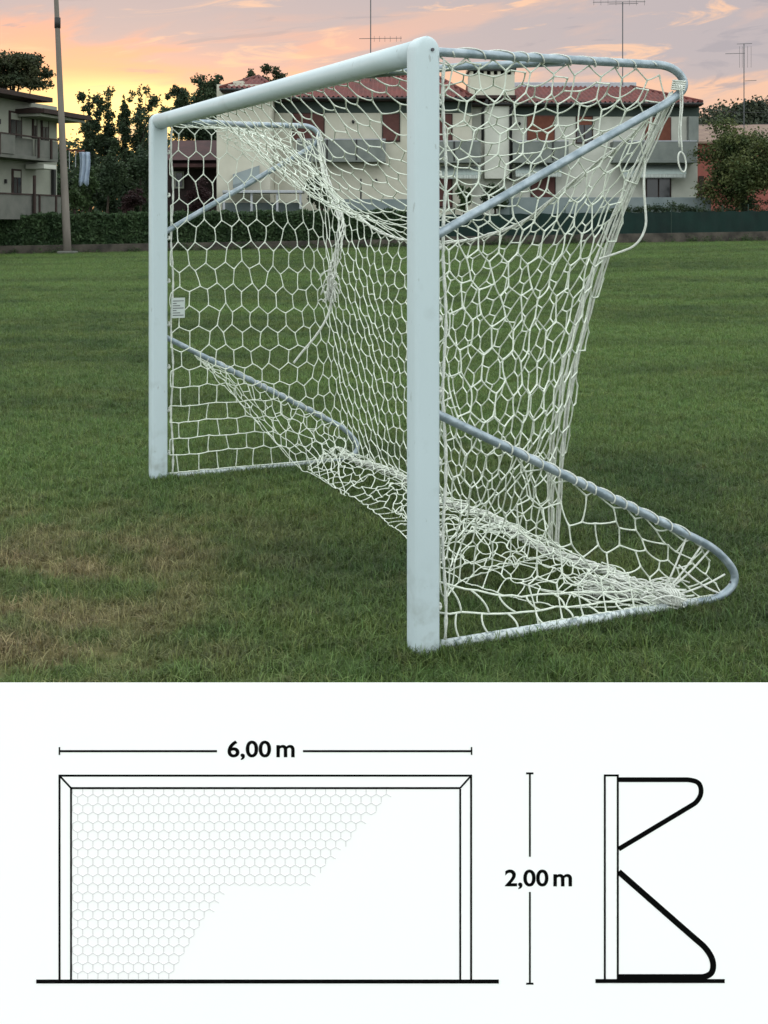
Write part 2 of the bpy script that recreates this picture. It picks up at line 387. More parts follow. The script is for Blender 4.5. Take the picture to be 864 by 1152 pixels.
def net_panel(name, P, W, H, w=.105, e=.068, r=.0028, jit=.006, sagk=.05, wav=.01, crumple=0, seed=1, wf=5, minh=.030, label=None, flat=None):
    rr = random.Random(seed); nz = Noise(seed, f=wf); nc = Noise(seed+50, f=16)
    nx = max(2, round(W/(w/2))); nyr = max(1, round(H/(1.5*e)))
    X = lambda i: i/nx
    tot = nyr*1.5+.5
    node = {}
    def pt(t, v, edge=1):
        q = P(min(1,max(0,t)), min(1,max(0,v)))
        fade = min(1, 6*min(t, 1-t)+.15)*min(1, 6*min(v, 1-v)+.15)
        q = q + nz(q)*wav*fade
        if crumple: q = q + nc(q)*crumple*np.array((1,1,.5))*min(1,fade+.3)
        if q[2] < minh: q = np.array((q[0],q[1],minh+.3*rr.random()*.01))
        return q
    def nd(i, j):
        if (i,j) not in node:
            off = 0 if (i+j)%2 == 0 else .5
            t = X(i); v = min(1, (j*1.5+off)/tot)
            if flat: off = .25+(off-.25)*(1-flat(t, v)); v = min(1, (j*1.5+off)/tot)
            if j == nyr: v = 1
            tj = t if i in (0,nx) else t+rr.gauss(0,.5)*jit/max(W,.1)*2
            q = pt(tj, v)
            if 0 < j < nyr: q = q + np.array([rr.gauss(0,1)*jit for _ in range(3)])*(.3 if i in (0,nx) else 1)
            q[2] = max(q[2], minh)
            node[(i,j)] = (q, t, v)
        return node[(i,j)]
    mb = MB()
    def edge(a, b, sg):
        pa, ta, va = nd(*a); pb, tb, vb = nd(*b)
        ln = np.linalg.norm(pb-pa)
        if ln < 1e-4: return
        dev = np.array([rr.gauss(0,1) for _ in range(3)])*ln*.022*(1+crumple*60)
        pts = []
        if crumple: dev *= 2.2
        for k in (0,.25,.5,.75,1):
            q = pa*(1-k)+pb*k; bend = 4*k*(1-k)
            q = q + dev*bend; q[2] -= sg*ln*bend; q[2] = max(q[2], minh)
            pts.append(G(*q))
        mb.tube(pts, [r*1.35, r*.97, r*.95, r*.97, r*1.35], 5, cap=False)
    for j in range(nyr+1):
        for i in range(nx): edge((i,j), (i+1,j), sagk)
        if j < nyr:
            for i in range(nx+1):
                if (i+j)%2 == 1: edge((i,j), (i,j+1), sagk*.3)
    o = mb.build(name, M['cord'], goal, smooth=True)
    if label: o['label'] = label
    return o

def top_P(t, v):
    u = L_*t; e = sag(u); a = np.array((.045, 1.935))
    p_ = 1+2.6*ss(2.1, 3.0, u); vh = v**p_
    s = a[0]*(1-v)+e[0]*v; h = a[1]*(1-vh)+e[1]*vh
    h -= .10*math.sin(math.pi*v)*math.sin(math.pi*min(1,max(0,t)))**.6*(1-.3*v)*(1-.6*ss(2.1,3.0,u))
    return np.array((s, u, h))
net_panel('top_net', top_P, L_*1.02, 1.30, w=.118, e=.082, seed=3, sagk=.045, jit=.004, wav=.012)
def back_P(t, v):
    ut = L_*t; e = sag(ut); top = np.array((e[0], ut, e[1]))
    tb = (.70+2.4*t)/3.1; s, u = farlow(tb); bot = np.array((s, u, .05))
    q = top*(1-v)+bot*v
    q[0] -= .135*math.sin(math.pi*v)*(1-t)**1.6 + .03*math.sin(math.pi*v)
    return q

def near_P(t, v):
    sb = .062+(1.02-.062)*t
    hb = 1.945 if sb < .95 else 1.945-.085*((sb-.95)/.07)
    top = np.array((sb, 0, hb))
    re = rightedge(v); rr0 = rightedge(0)
    s = .062 + (re[0]-.062)*t
    u = re[1]*t**2.2*.9+.0
    bt_ = cr([(0,.066,.0,.20),(.15,.19,.18,.11),(.4,.43,.48,.06),(.7,.72,.62,.05),(1,.99,.70,.04)], t)
    w_ = ss(.62, 1, v)
    h = hb + (bt_[2]-hb)*v
    s = s*(1-w_)+bt_[0]*w_; u = u*(1-w_)+bt_[1]*w_
    return np.array((s, u+.012, h))
net_panel('side_net', near_P, 1.0, 1.95, w=.108, e=.076, seed=8, sagk=.025, jit=.005, wav=.010, label='near side net hanging from the bent top bar')
def far_P(t, v):
    sb = .062+(.945-.062)*t
    sbt = .062+(1.08-.062)*t
    v2 = v*(1.25-.25*v)
    return np.array((sb*(1-v)+sbt*v+.03*math.sin(math.pi*v)*t, L_-.012-.02*math.sin(math.pi*v), 1.935*(1-v2)+.035*v2))
TC = .745
def skirt_P(t, v):                       # back netting, round the far corner, on to the far post
    def raw(t): return back_P(t/TC, v) if t <= TC else far_P(1-(t-TC)/(1-TC), v)
    dl = .055
    if abs(t-TC) < dl:
        k = (t-(TC-dl))/(2*dl); a, c, b_ = raw(TC-dl), .5*(back_P(1, v)+far_P(1, v)), raw(TC+dl)
        return a*(1-k)**2+2*k*(1-k)*c+b_*k*k
    return raw(t)
net_panel('back_net', skirt_P, 3.62, 1.72, w=.098, e=.066, seed=5, sagk=.008, jit=.004, wav=.013, flat=lambda t, v: .85*ss(.52,.75,v)*ss(.80,.9,t))
# lower wedge of netting laced to the near sloping bar
def wedge_P(t, v):
    s = .36+.86*t
    hb = lowh(s, 0)
    sbot = .45+.80*t
    return np.array((s*(1-v)+sbot*v, .012+.05*math.sin(math.pi*v), (hb-.01)*(1-v)+.03*v))
net_panel('wedge_net', wedge_P, .86, .36, w=.105, e=.066, seed=12, sagk=.03, jit=.010, wav=.02, wf=9)
# heap of loose netting on the ground, in front of the ground rope
front_keys = [(0,.93,-.01),(.08,.66,.12),(.16,.52,.33),(.27,.48,.70),(.45,.60,1.30),(.70,.71,2.10),(.93,.80,2.88),(1,.98,3.08)]
def floor_P(t, v):
    s1, u1 = farlow(t); f = cr(front_keys, t)
    s = s1*(1-v)+f[0]*v; u = u1*(1-v)+f[1]*v
    h = .07*(1-v)**1.3+.02+.05*math.sin(math.pi*v)*ss(.02,.25,t)
    return np.array((s, u, h))
net_panel('loose_net', floor_P, 3.4, .50, w=.100, e=.060, r=.0024, seed=15, sagk=.02, jit=.010, crumple=.013, wav=.03, wf=8)
def floor2_P(t, v):
    q = floor_P(.06+t*.5, v*.8+.04); q[2] += .018; return q
net_panel('loose_net', floor2_P, 1.5, .40, w=.14, e=.075, r=.0023, seed=18, sagk=.03, jit=.016, crumple=.02, wav=.05, wf=9)
# netting hanging from the far sloping bar down to the heap
def farhang_P(t, v):
    s = .20+.90*t; hb = lowh(s, 1)-.02 if s < 1.02 else .25
    bk = [(0,.22,3.08,.66),(.3,.50,3.0,.34),(.55,.74,2.90,.05),(.8,.74,2.50,.03),(1,.70,2.15,.03)]
    q = cr(bk, t); top = np.array((s, L_-.02, hb))
    return top*(1-v)+q*v
net_panel('loose_net', farhang_P, 1.1, .42, r=.0023, w=.085, e=.052, seed=21, sagk=.03, jit=.007, crumple=.004, wav=.02)
# folded flap below the far top bar
def flap_P(t, v):
    s = .30+.60*t; bk = [(0,.36,3.06,1.86),(.35,.58,3.04,1.74),(.7,.78,3.0,1.60),(1,.93,2.85,1.55)]
    q = cr(bk, t); return np.array((s, L_, 1.945))*(1-v)+q*v
net_panel('folded_net', flap_P, .7, .34, r=.0022, w=.075, e=.05, seed=23, sagk=.05, jit=.012, wav=.03)
# floor strip rows above near ground bar
def strip_P(t, v):
    f = cr([(0,.06,.02,.22),(.3,.34,.05,.13),(.6,.62,.07,.10),(1,1.10,.03,.06)], t)
    return np.array((f[0]*v+(.07+1.08*t)*(1-v), f[1]*v, .024*(1-v)+f[2]*v))
def strip():
    mb = MB(); rr = random.Random(4)
    for v in (.02,.5,1):
        mb.tube([G(*(strip_P(t, v)+np.array((0,0,rr.gauss(0,.003))))) for t in np.linspace(0,1,22)], .0036, 5)
    for v0, v1 in ((.02,.5),(.5,1)):
        for i in range(9):
            t = (i+.6+.3*(v0>.1))/9.6
            a = strip_P(t, v0); c = strip_P(min(1,t+rr.gauss(0,.02)), v1); m_ = (a+c)/2+np.array((rr.choice((-.025,.02)), -.01, 0))
            mb.tube([G(*p) for p in [a*(1-k)**2+2*k*(1-k)*m_+c*k*k for k in np.linspace(0,1,7)]], .0034, 5)
    mb.build('net_hem', M['cord'], goal, smooth=True)
strip()
# --- cords
def strand_bundle(path, n, spread, r, seed, twist=2.0, k=5):
    rr = random.Random(seed); mb = MB(); m = len(path)
    for q in range(n):
        ph = 6.283*q/n; pts = []; a0 = rr.uniform(.5,1.1)
        for i, p in enumerate(path):
            a = ph+twist*6.283*i/m; x = spread*a0
            pts.append(G(p[0]+x*math.cos(a)+rr.gauss(0,spread*.12), p[1]+x*.5*math.sin(a), max(.012,p[2]+x*math.sin(a)+rr.gauss(0,spread*.12))))
        mb.tube(pts, r, k)
    return mb
U = np.linspace(0, L_, 60)
strand_bundle([(sag(u)[0], u, sag(u)[1]) for u in U], 3, .006, .0042, 1, 9).build('edge_cord', M['rope'], goal, smooth=True)
strand_bundle([(farlow(t)[0]+.012*math.sin(t*19), 3.1*t, .055+.02*math.sin(t*9+1)**2) for t in np.linspace(.02,1,90)], 9, .016, .0042, 2, 9).build('ground_rope', M['rope'], goal, smooth=True)
strand_bundle([tuple(rightedge(v)+np.array((.0,.01,0))) for v in np.linspace(0,1,40)], 4, .010, .0036, 3, 2).build('edge_cord', M['rope'], goal, smooth=True)
strand_bundle([tuple(rightedge(v)+np.array((-.035*math.sin(3.1*v),.05*v,0))) for v in np.linspace(.0,1,40)], 4, .016, .0034, 31, 1).build('edge_cord', M['rope'], goal, smooth=True)
for u in (.0, L_):
    strand_bundle([(.078+.006*math.sin(h*13), u, h) for h in np.linspace(.03,1.93,60)], 2, .004, .0042, 4, 14).build('post_cord', M['rope'], goal, smooth=True)
# tied end of the ground rope by the near loop
mb = strand_bundle([(.80+.22*k, .25-.27*k, .05+.02*math.sin(3*k)) for k in np.linspace(0,1,16)], 26, .034, .0032, 6, .5)
rr = random.Random(5)
for i in range(26):
    a = np.array((.93+rr.gauss(0,.03), .06+rr.gauss(0,.03), .06+rr.gauss(0,.012))); d = np.array((rr.uniform(.05,.13), rr.uniform(-.07,.0), rr.uniform(-.035,.03)))
    mb.tube([G(*(a+d*k+np.array((0,0,.02*math.sin(3.1*k))))) for k in np.linspace(0,1,6)], .0028, 5)
for i in range(7):
    c = (.985+i*.006, .03-i*.007, .05)
    mb.tube([G(c[0]+.004*math.cos(a), c[1]+.03*math.cos(a), c[2]+.032*math.sin(a)) for a in np.linspace(0,6.283,14)], .0035, 5)
mb.build('knot', M['rope'], goal, smooth=True)
# cords from the knot to the near loop
mb = MB()
for a, c in (((1.0,.02,.07),(1.185,0,.205)), ((1.0,.02,.05),(1.255,0,.105)), ((1.0,.02,.05),(1.23,0,.03)), ((.99,.03,.06),(1.08,0,.268)), ((1.0,.02,.06),(1.12,0,.03)), ((1.05,.01,.16),(1.225,.0,.04)), ((.97,.02,.05),(1.15,.0,.228))):
    mb.tube([G(a[0]+(c[0]-a[0])*k, a[1]+(c[1]-a[1])*k, a[2]+(c[2]-a[2])*k-.012*4*k*(1-k)) for k in np.linspace(0,1,8)], .0038, 6)
mb.build('tie_cord', M['rope'], goal, smooth=True)
def lacing(P, s0, s1, turns, r, rad, seed=0):      # one cord wound round a bar, loose turns
    rr = random.Random(seed); mb = MB(); n = turns*18; pts = []; ph = 0
    a = P(s0); T = (P(s1)-a).normalized(); N1 = T.cross(Vector((0,0,1))).normalized(); N2 = T.cross(N1)
    ks = [0]; 
    for i in range(turns): ks.append(ks[-1]+rr.uniform(.6,1.4))
    for i in range(n+1):
        q = i/18; m_ = min(int(q), turns-1); f = q-m_; f2 = f+.13*math.sin(2*math.pi*f)
        k = (ks[m_]+(ks[m_+1]-ks[m_])*(f2*.35+.65*ss(.55,.95,f)))/ks[-1]
        an = 2*math.pi*f; pts.append(P(s0+(s1-s0)*k)+N1*math.cos(an)*rad+N2*math.sin(an)*rad)
    mb.tube(pts, r, 5); mb.build('lacing', M['rope'], goal, smooth=True)
for u in (0, L_):
    q_ = 1 if u == 0 else .895
    lacing(lambda s_: G(s_,u,1.958), .10, .93*q_, 9 if u == 0 else 22, .0026, .0168, 2)
    lacing(lambda s_: G(s_,u,lowh(s_, u)), .28, 1.08*(1 if u == 0 else .92), 13, .0028, .0163, 3)
mb = MB(); ccx = (1.035,1.895)
for i in range(5):
    mb.tube([G(ccx[0]+.006+(i-2)*.0016+.022*math.cos(a), .022*math.sin(a)*1.0, ccx[1]+(i-2)*.0075+.004*math.sin(a)) for a in np.linspace(0,6.6,16)], .0038, 6)
mb.build('tip_binding', M['rope'], goal, smooth=True)
# hanging cord with a loop, and slack cord off the back edge
mb = MB()
mb.tube([G(1.032+.004*math.sin(k*7), -.028, 1.89-.235*k) for k in np.linspace(0,1,14)], .0032, 6)
mb.tube([G(1.028+.004*math.sin(k*6), -.022, 1.89-.22*k) for k in np.linspace(0,1,14)], .0026, 6)
mb.tube([G(1.034+.017*math.sin(a)-.006*math.cos(a), -.028, 1.617+.036*math.cos(a)) for a in np.linspace(0,6.4,22)], .0032, 6)
mb.build('hanging_cord', M['rope'], goal, smooth=True)
mb = MB(); sl = [(1.0,.10,1.80),(.975,.10,1.66),(.945,.08,1.54),(.955,.08,1.45),(.96,.08,1.38),(.93,.10,1.315),(.89,.15,1.29),(.845,.21,1.265)]
mb.tube(smooth_path([G(*p) for p in sl],2), .0045, 6); mb.build('slack_cord', M['rope'], goal, smooth=True)
# bunched netting hanging below the far loop tip
pth = [(.945,3.08,1.92),(.95,3.04,1.75),(.96,2.96,1.60),(.955,2.80,1.45),(.92,2.72,1.33),(.89,2.72,1.20),(.865,2.72,1.10),(.86,2.72,1.03)]
pth = [cr([(i,)+p for i, p in enumerate(pth)], k) for k in np.linspace(0,7,40)]
strand_bundle(pth, 7, .022, .0034, 11, 1.6).build('hanging_tail', M['rope'], goal, smooth=True)
rr = random.Random(9); mb = MB()
for i in range(60):
    a = np.array((.865+rr.gauss(0,.014), 2.72+rr.gauss(0,.022), 1.06+rr.gauss(0,.04))); d = np.array((rr.gauss(0,.02), rr.gauss(0,.028), rr.gauss(-.03,.04)))
    mb.tube([G(*(a+d*k+np.array((0,0,.02*math.sin(3.1*k))))) for k in np.linspace(0,1,5)], .0032, 5)
tl = [(.865,2.72,1.0),(.86,2.72,.93),(.83,2.74,.85),(.79,2.78,.77),(.74,2.82,.70),(.70,2.86,.63)]
mb.tube(smooth_path([G(*p) for p in tl],2), .006, 6)
mb.build('frayed_knot', M['rope'], goal, smooth=True)
mb = MB(); mb.box(.060,.135,L_-.052,L_-.049,.885,.995, M=lambda x,y,z: G(x+.01*(z-.9), y, z)); tg_ = mb.build('care_tag', M['tag'], goal)
mb = MB()
for i in range(7): mb.box(.067,.128-.02*(i%3),L_-.0530,L_-.0524,.898+i*.013,.902+i*.013, M=lambda x,y,z: G(x+.01*(z-.9), y, z))
mb.build('printed_rows', M['bolt'], tg_)

# ------------------------------------------------------------------ printed board in front
D = 2.10; K = D/F; PB = at(432, 768, D)
bt = .0036
top_z = CH-(768-254)*(D+bt)/F
board = thing('display_board', 'low white printed board with black goal outlines and dimensions', 'display board', (0, D, 0))
mb = MB(); mb.box(-.70, .70, D, D+bt, .0, top_z); mb.build('panel', M['board'], board)
for sx in (-1, 1):
    mb = MB(); mb.box(sx*.5-.02, sx*.5+.02, D+bt+.001, D+bt+.026, -.02, top_z-.04); mb.build('stake', M['wood'], board)
def bp(px, py, off=.0): p = at(px, py, D); return Vector((p.x, D-off, p.z))
def rect(mb, x0, y0, x1, y1, off=.0006):
    a = bp(x0-.12, y0-.12); c = bp(x1+.12, y1+.12); mb.box(a.x, c.x, D-off, D-.0001, c.z, a.z)
def line(mb, x0, y0, x1, y1, w, off=.0006):
    a = Vector((x0,y0)); b_ = Vector((x1,y1)); d = (b_-a).normalized(); n = Vector((-d.y,d.x))*w/2
    f = [a+n, b_+n, b_-n, a-n]; base = len(mb.v)
    for o_ in (off, .0001):
        for q in f: mb.v.append(tuple(bp(q.x, q.y, o_)))
    mb.f += [(base,base+1,base+2,base+3),(base+7,base+6,base+5,base+4)]+[(base+i,base+4+i,base+4+(i+1)%4,base+(i+1)%4) for i in range(4)]
mb = MB()     # front view outline
rect(mb, 66,871.5,531,873.5); rect(mb, 80,885.5,517.6,887.5)
rect(mb, 66,873.5,68,1103); rect(mb, 529,873.5,531,1103); rect(mb, 79,885.5,80.9,1103); rect(mb, 516.8,887.5,518.7,1103)
line(mb, 67,872.5,80,886.5,1.9,.0007); line(mb, 530,872.5,517.6,886.5,1.9,.0007)
rect(mb, 41,1102,561,1106, .0009)
mb.build('front_drawing', M['ink'], board)
mb = MB()     # side view outline
rect(mb, 679.4,871.3,696,873.2); rect(mb, 679.4,873.2,681.4,1102); rect(mb, 694,873.2,696,1102)
rect(mb, 670,1101.5,815,1105.5,.0009)
def stroke(pts, w):
    # continuous ribbon
    pts = [Vector((p[0],p[1])) for p in pts]; L1 = []; R1 = []
    for i, p in enumerate(pts):
        d = (pts[min(i+1,len(pts)-1)]-pts[max(i-1,0)]).normalized(); n = Vector((-d.y,d.x))*w/2
        L1.append(p+n); R1.append(p-n)
    for i in range(len(pts)-1):
        mb.quad(bp(*L1[i],.0006), bp(*L1[i+1],.0006), bp(*R1[i+1],.0006), bp(*R1[i],.0006))
def sp2(pts): return [(p.x,p.y) for p in smooth_path([Vector((a,b_,0)) for a, b_ in pts],4)]
stroke(sp2([(696,877),(768,877),(776,877),(787,880),(789.5,892),(784,902),(777,906.5),(696,955)]), 5.4)
stroke(sp2([(696,980.5),(782,1056),(794,1066),(802.5,1080),(802,1094),(793,1099),(784,1099),(696,1099)]), 6.7)
mb.build('side_drawing', M['ink'], board)
mb = MB(); rect(mb, 67.6,843.9,244,846); rect(mb, 66.2,840.5,67.6,849); mb.build('dimension_line', M['ink'], board)
mb = MB(); rect(mb, 341,843.9,529.8,846); rect(mb, 529.8,840.5,531.2,849); mb.build('dimension_line', M['ink'], board)
mb = MB(); rect(mb, 595.2,870.8,597,963.5); rect(mb, 592,869,600,870.8,.0006); mb.build('dimension_line', M['ink'], board)
mb = MB(); rect(mb, 595.2,1003.5,597,1105.6); rect(mb, 592,1105.6,600,1107.4,.0006); mb.build('dimension_line', M['ink'], board)
def text(body, x0, x1, ybase, hpx, name, off=.0):
    cu = bpy.data.curves.new(name, 'FONT'); cu.body = body; cu.size = 1; cu.offset = .021; cu.resolution_u = 6
    tmp = bpy.data.objects.new('tmp', cu); col.objects.link(tmp); bpy.context.view_layer.update()
    dg = bpy.context.evaluated_depsgraph_get(); me = bpy.data.meshes.new_from_object(tmp.evaluated_get(dg))
    bpy.data.objects.remove(tmp)
    xs = [v.co.x for v in me.vertices]; ys = [v.co.y for v in me.vertices]
    # digit height: glyph tops
    ymax = max(ys); mnx, mxx = min(xs), max(xs)
    kx = (x1-x0)*K/(mxx-mnx); ky = hpx*K/ymax
    o0 = bp(x0, ybase)
    for v in me.vertices:
        x, y = v.co.x, v.co.y
        v.co = (o0.x+(x-mnx)*kx, -.0006, o0.z+y*ky)
    me.materials.clear(); me.materials.append(M['ink'])
    o = bpy.data.objects.new(name, me); col.objects.link(o); o.parent = board; return o
text('6,00', 256, 305, 851.2, 18.4, 'lettering'); text('m', 311, 331.5, 851.2, 13.4, 'lettering')
text('2,00', 568, 617, 996.4, 18.4, 'lettering'); text('m', 622.5, 643.5, 996.4, 13.4, 'lettering')
def hexprint():
    mb = MB(); w = 11.38; e = 6.58; pr = 9.93
    def inside(x, y):
        if x < 81 or y < 887.8 or y > 1101.8: return False
        # cut edge: staircase running down to the left
        if y < 998: return x < 438-(y-897)*.93 if y > 897 else x < 438
        return x < 256-(y-998)*.66
    x0, y0 = 81.8, 889.3-pr+.6
    def seg(x1,y1,x2,y2):
        if inside((x1+x2)/2,(y1+y2)/2):
            y1 = max(y1,887.8); y2 = max(y2,887.8); y1 = min(y1,1101.8); y2 = min(y2,1101.8)
            line(mb, x1,y1,x2,y2,.82)
    for j in range(24):
        for i in range(-1,34):
            # centre of a pointy-top cell
            cx = x0+i*w+(w/2 if j%2 else 0)+.0; cy = y0+j*pr
            seg(cx, cy-e, cx+w/2, cy-e/2); seg(cx, cy-e, cx-w/2, cy-e/2); seg(cx-w/2, cy-e/2, cx-w/2, cy+e/2-.6)
    mb.build('net_drawing', M['grey_ink'], board)
hexprint()

# ------------------------------------------------------------------ foliage
def leaves(mb, clumps, n, size, rr, flat=.75):
    tw = sum(c[3]*c[4]*c[5] for c in clumps)
    for (cx, cy, cz, rx, ry, rz) in clumps:
        for _ in range(max(6, int(n*rx*ry*rz/tw))):
            v = Vector((rr.gauss(0,1), rr.gauss(0,1), rr.gauss(0,1))).normalized(); q = rr.random()**.45*(1.0+.22*rr.gauss(0,1))
            p = Vector((cx+v.x*rx*q, cy+v.y*ry*q, cz+v.z*rz*q))
            a = Vector((rr.gauss(0,1), rr.gauss(0,1), rr.gauss(0,flat))).normalized(); b_ = a.orthogonal().normalized()
            b_ = (Matrix.Rotation(rr.uniform(0,6.28), 3, a) @ b_); s = size*rr.uniform(.55,1.25)
            mb.quad(p-a*s*.5, p+b_*s*.28, p+a*s*.5, p-b_*s*.28)
def tree(name, label, x, y, height, clumps, n, size, lm, seed, trunk_r=.18, lean=0, group=None, z0=None, limbs=6):
    rr = random.Random(seed); z = gh(x, y) if z0 is None else z0
    t = thing(name, label, 'tree', (x, y, z), 0, group)
    mb = MB(); top = height*.82
    tp = [Vector((x+lean*k*k+rr.gauss(0,.04), y, z-.1+top*k)) for k in np.linspace(0,1,8)]
    mb.tube(tp, [trunk_r*(1-.85*k) for k in np.linspace(0,1,8)], 8)
    cl = [(x+c[0], y+c[1], z+c[2], c[3], c[4], c[5]) for c in clumps]
    for c in rr.sample(cl, min(len(cl), limbs)):
        k = rr.randint(2,6); a = tp[k]; e_ = Vector(c[:3]); m_ = a.lerp(e_,.5)+Vector((0,0,-.15*(e_-a).length))
        mb.tube([a, a.lerp(m_,.6), m_, m_.lerp(e_,.5), e_], [trunk_r*.4,trunk_r*.33,trunk_r*.26,trunk_r*.18,trunk_r*.08], 6)
    mb.build('trunk', M['bark'], t, smooth=True)
    mb = MB(); leaves(mb, cl, n, size, rr); mb.build('crown', lm, t)
    return t
def column_clumps(rr, h0, h1, r, n):
    out = []
    for i in range(n):
        k = (i+rr.random())/n; w = r*(.95-.40*k**2)*rr.uniform(.45,1.0)
        out.append((rr.gauss(0,r*.5), rr.gauss(0,r*.5), h0+(h1-h0)*k, w*.8, w*.8, w*rr.uniform(.7,1.1)))
    for i in range(14):
        k = (i+.5)/14; w = r*(.60-.45*k**1.5)
        out.append((rr.gauss(0,r*.10), rr.gauss(0,r*.1), h0+(h1-h0)*k, w, w, (h1-h0)/16))
    return out
def round_clumps(rr, cz, rx, rz, n, cr_=.38):
    out = []
    for i in range(n):
        v = Vector((rr.gauss(0,1), rr.gauss(0,1), rr.gauss(0,1))).normalized(); q = rr.uniform(.35,.9)
        s = rr.uniform(.7,1.2)*cr_
        out.append((v.x*rx*q, v.y*rx*q, cz+v.z*rz*q, rx*s, rx*s, rz*s*.85))
    return out
rr = random.Random(77)
def hpx(py, Y): return CH-(py-254)/F*Y
gT = 'tall trees on the skyline behind the gardens'
# (px, top py, bottom crown py, half width px, Y)
sky_trees = [(100,100,230,9,96,'tall thin tree on the skyline right of the pale hanging cloth'),
             (121,94,235,12,98,'tallest bushy poplar at the middle of the left tree row'),
             (139,104,240,8,95,'narrow tree just right of the tallest poplar in the left row'),
             (158,95,240,13,97,'dark skyline tree just left of the far goal post top'),
             (203,94,150,9,104,'small lone treetop just right of the far goal post'),
             (226,81,170,13,100,'broad treetop above the crossbar left of the cream house'),
             (245,80,170,10,101,'thin treetop close beside the cream house chimney'),
             (180,116,235,14,92,'dark tree directly behind the far goal post')]
for i, (px, t0, b0, hw, Y, lab) in enumerate(sky_trees):
    x = (px-432)/F*Y; z = gh(x, Y); h1 = hpx(t0, Y)-z; h0 = max(.8, hpx(b0, Y)-z)
    cl = column_clumps(rr, h0, h1-.3, 1.2*hw/F*Y, 30)
    tree('poplar_tree', lab, x, Y, h1, cl, 12000, .25, M['leaf_dark'], 100+i, .16, group=gT)
# two treetops over the cream house
x = (297-432)/F*108; z = gh(x,108); h1 = hpx(70,108)-z
tree('pine_tree', 'round pine treetop above the cream house roof left of the crossbar', x, 108, h1, [(rr.uniform(-1.5,1.5), rr.uniform(-1,1), h1-rr.uniform(.3,2.6), rr.uniform(.3,.7), .6, rr.uniform(.3,.6)) for _ in range(16)], 3000, .3, M['leaf_pine'], 130, .18)
# umbrella pine behind the left house
Y = 86; x = (14-432)/F*Y; z = gh(x, Y); hb = hpx(92, Y)-z; ht = hpx(57, Y)-z
cl = [(rr.uniform(-3.0,2.4), rr.uniform(-2,2), 0, rr.uniform(.35,.95), rr.uniform(.4,1.0), rr.uniform(.25,.55)) for _ in range(58)]
cl = [(a, b_, ht-.4-(a*a*.085+b_*b_*.08)-rr.random()*1.7, c, d, e_) for a, b_, _, c, d, e_ in cl]
tree('umbrella_pine', 'wide umbrella pine rising behind the grey house at left', x, Y, ht, cl, 16000, .24, M['leaf_pine'], 140, .3, limbs=14)
# garden trees and shrubs behind the hedge
def garden(name, label, px, t0, b0, hw, Y, n, sz, lm, seed, group=None):
    x = (px-432)/F*Y; z = gh(x, Y); h1 = hpx(t0, Y)-z; h0 = max(.1, hpx(b0, Y)-z); w = hw/F*Y; r_ = random.Random(seed)
    cl = round_clumps(r_, (h0+h1)/2, w*.85, (h1-h0)/2*.85, 18)
    return tree(name, label, x, Y, h1, cl, n, sz, lm, seed, .09, group=group)
gG = 'garden trees behind the clipped hedge'
garden('garden_tree', 'green garden tree beside the pole and hanging cloth', 92,178,238,17,72,3500,.2,M['leaf_green'],201,gG)
garden('garden_tree', 'dark leafy tree in the garden left of the far goal post', 122,165,238,20,78,3500,.22,M['leaf_dark'],202,gG)
garden('garden_tree', 'dark tree low behind the top of the far post', 158,160,236,18,80,3500,.22,M['leaf_dark'],203,gG)
garden('plum_tree', 'dark red-leaved bush behind the hedge left of the far post', 150,207,242,16,70,2600,.18,M['leaf_red'],204)
garden('plum_tree', 'dark red-leaved tree seen through the far side net', 222,196,245,17,74,2600,.18,M['leaf_red'],205)
garden('garden_tree', 'low green bush behind the hedge near the light pole', 84,205,242,12,68,2000,.16,M['leaf_green'],206,gG)
garden('garden_tree', 'green bush in front of the cream house below its left balcony', 362,190,243,20,73.5,3000,.18,M['leaf_dark'],207,gG)
garden('garden_tree', 'dark shrub on the ground floor terrace under the chimney', 556,203,240,20,75,3000,.18,M['leaf_dark'],208,gG)
garden('garden_tree', 'dark shrub seen just right of the near post under the awning', 522,205,240,12,75,2000,.18,M['leaf_green'],209,gG)
x = (842-432)/F*76
Y = 74; x = (838-432)/F*Y; z = gh(x, Y); r_ = random.Random(55)
cl = round_clumps(r_, hpx(184,Y)-z, 3.1, 2.75, 60, .30)
tree('olive_tree', 'large olive green tree at the right edge above the green screen', x, Y, hpx(135,Y)-z, cl, 26000, .2, M['leaf_olive'], 56, .16, limbs=16)
garden('garden_tree', 'light green treetop behind the pink house roof', 836,143,185,12,100,2500,.25,M['leaf_olive'],210,gG)

# hedge along the boundary
def bpt(px, off=0):          # point on the boundary line seen at px, moved behind it by off
    r = (px-432)/F; # A + t*D : (ax+t dx)= r (ay+t dy)
    t = (r*BA.y-BA.x)/(BD.x-r*BD.y); p = BA+BD*t+BN*off; return p
def along(p0, p1, n): return [p0.lerp(p1, k) for k in np.linspace(0,1,n)]
def run_box(mb, p0, p1, th, z0, z1, n=20, follow=True, rz=0):
    ps = along(p0, p1, n+1)
    for a, b_ in zip(ps, ps[1:]):
        for q in (): pass
    v = len(mb.v)
    for p in ps:
        g_ = gh(p.x-BN.x*.3, p.y-BN.y*.3) if follow else 0
        g_ = min(g_, .8)
        for o_, zz in ((0,z0),(th,z0),(th,z1),(0,z1)): mb.v.append((p.x+BN.x*o_, p.y+BN.y*o_, g_+zz+(random.gauss(0,rz) if zz == z1 else 0)))
    for i in range(n):
        for j in range(4):
            a = v+i*4+j; b2 = v+i*4+(j+1)%4; mb.f.append((a, a+4, b2+4, b2))
    mb.f.append((v,v+1,v+2,v+3)); e_ = v+n*4; mb.f.append((e_+3,e_+2,e_+1,e_))
hp0 = bpt(-60, .45); hp1 = bpt(476, .45)
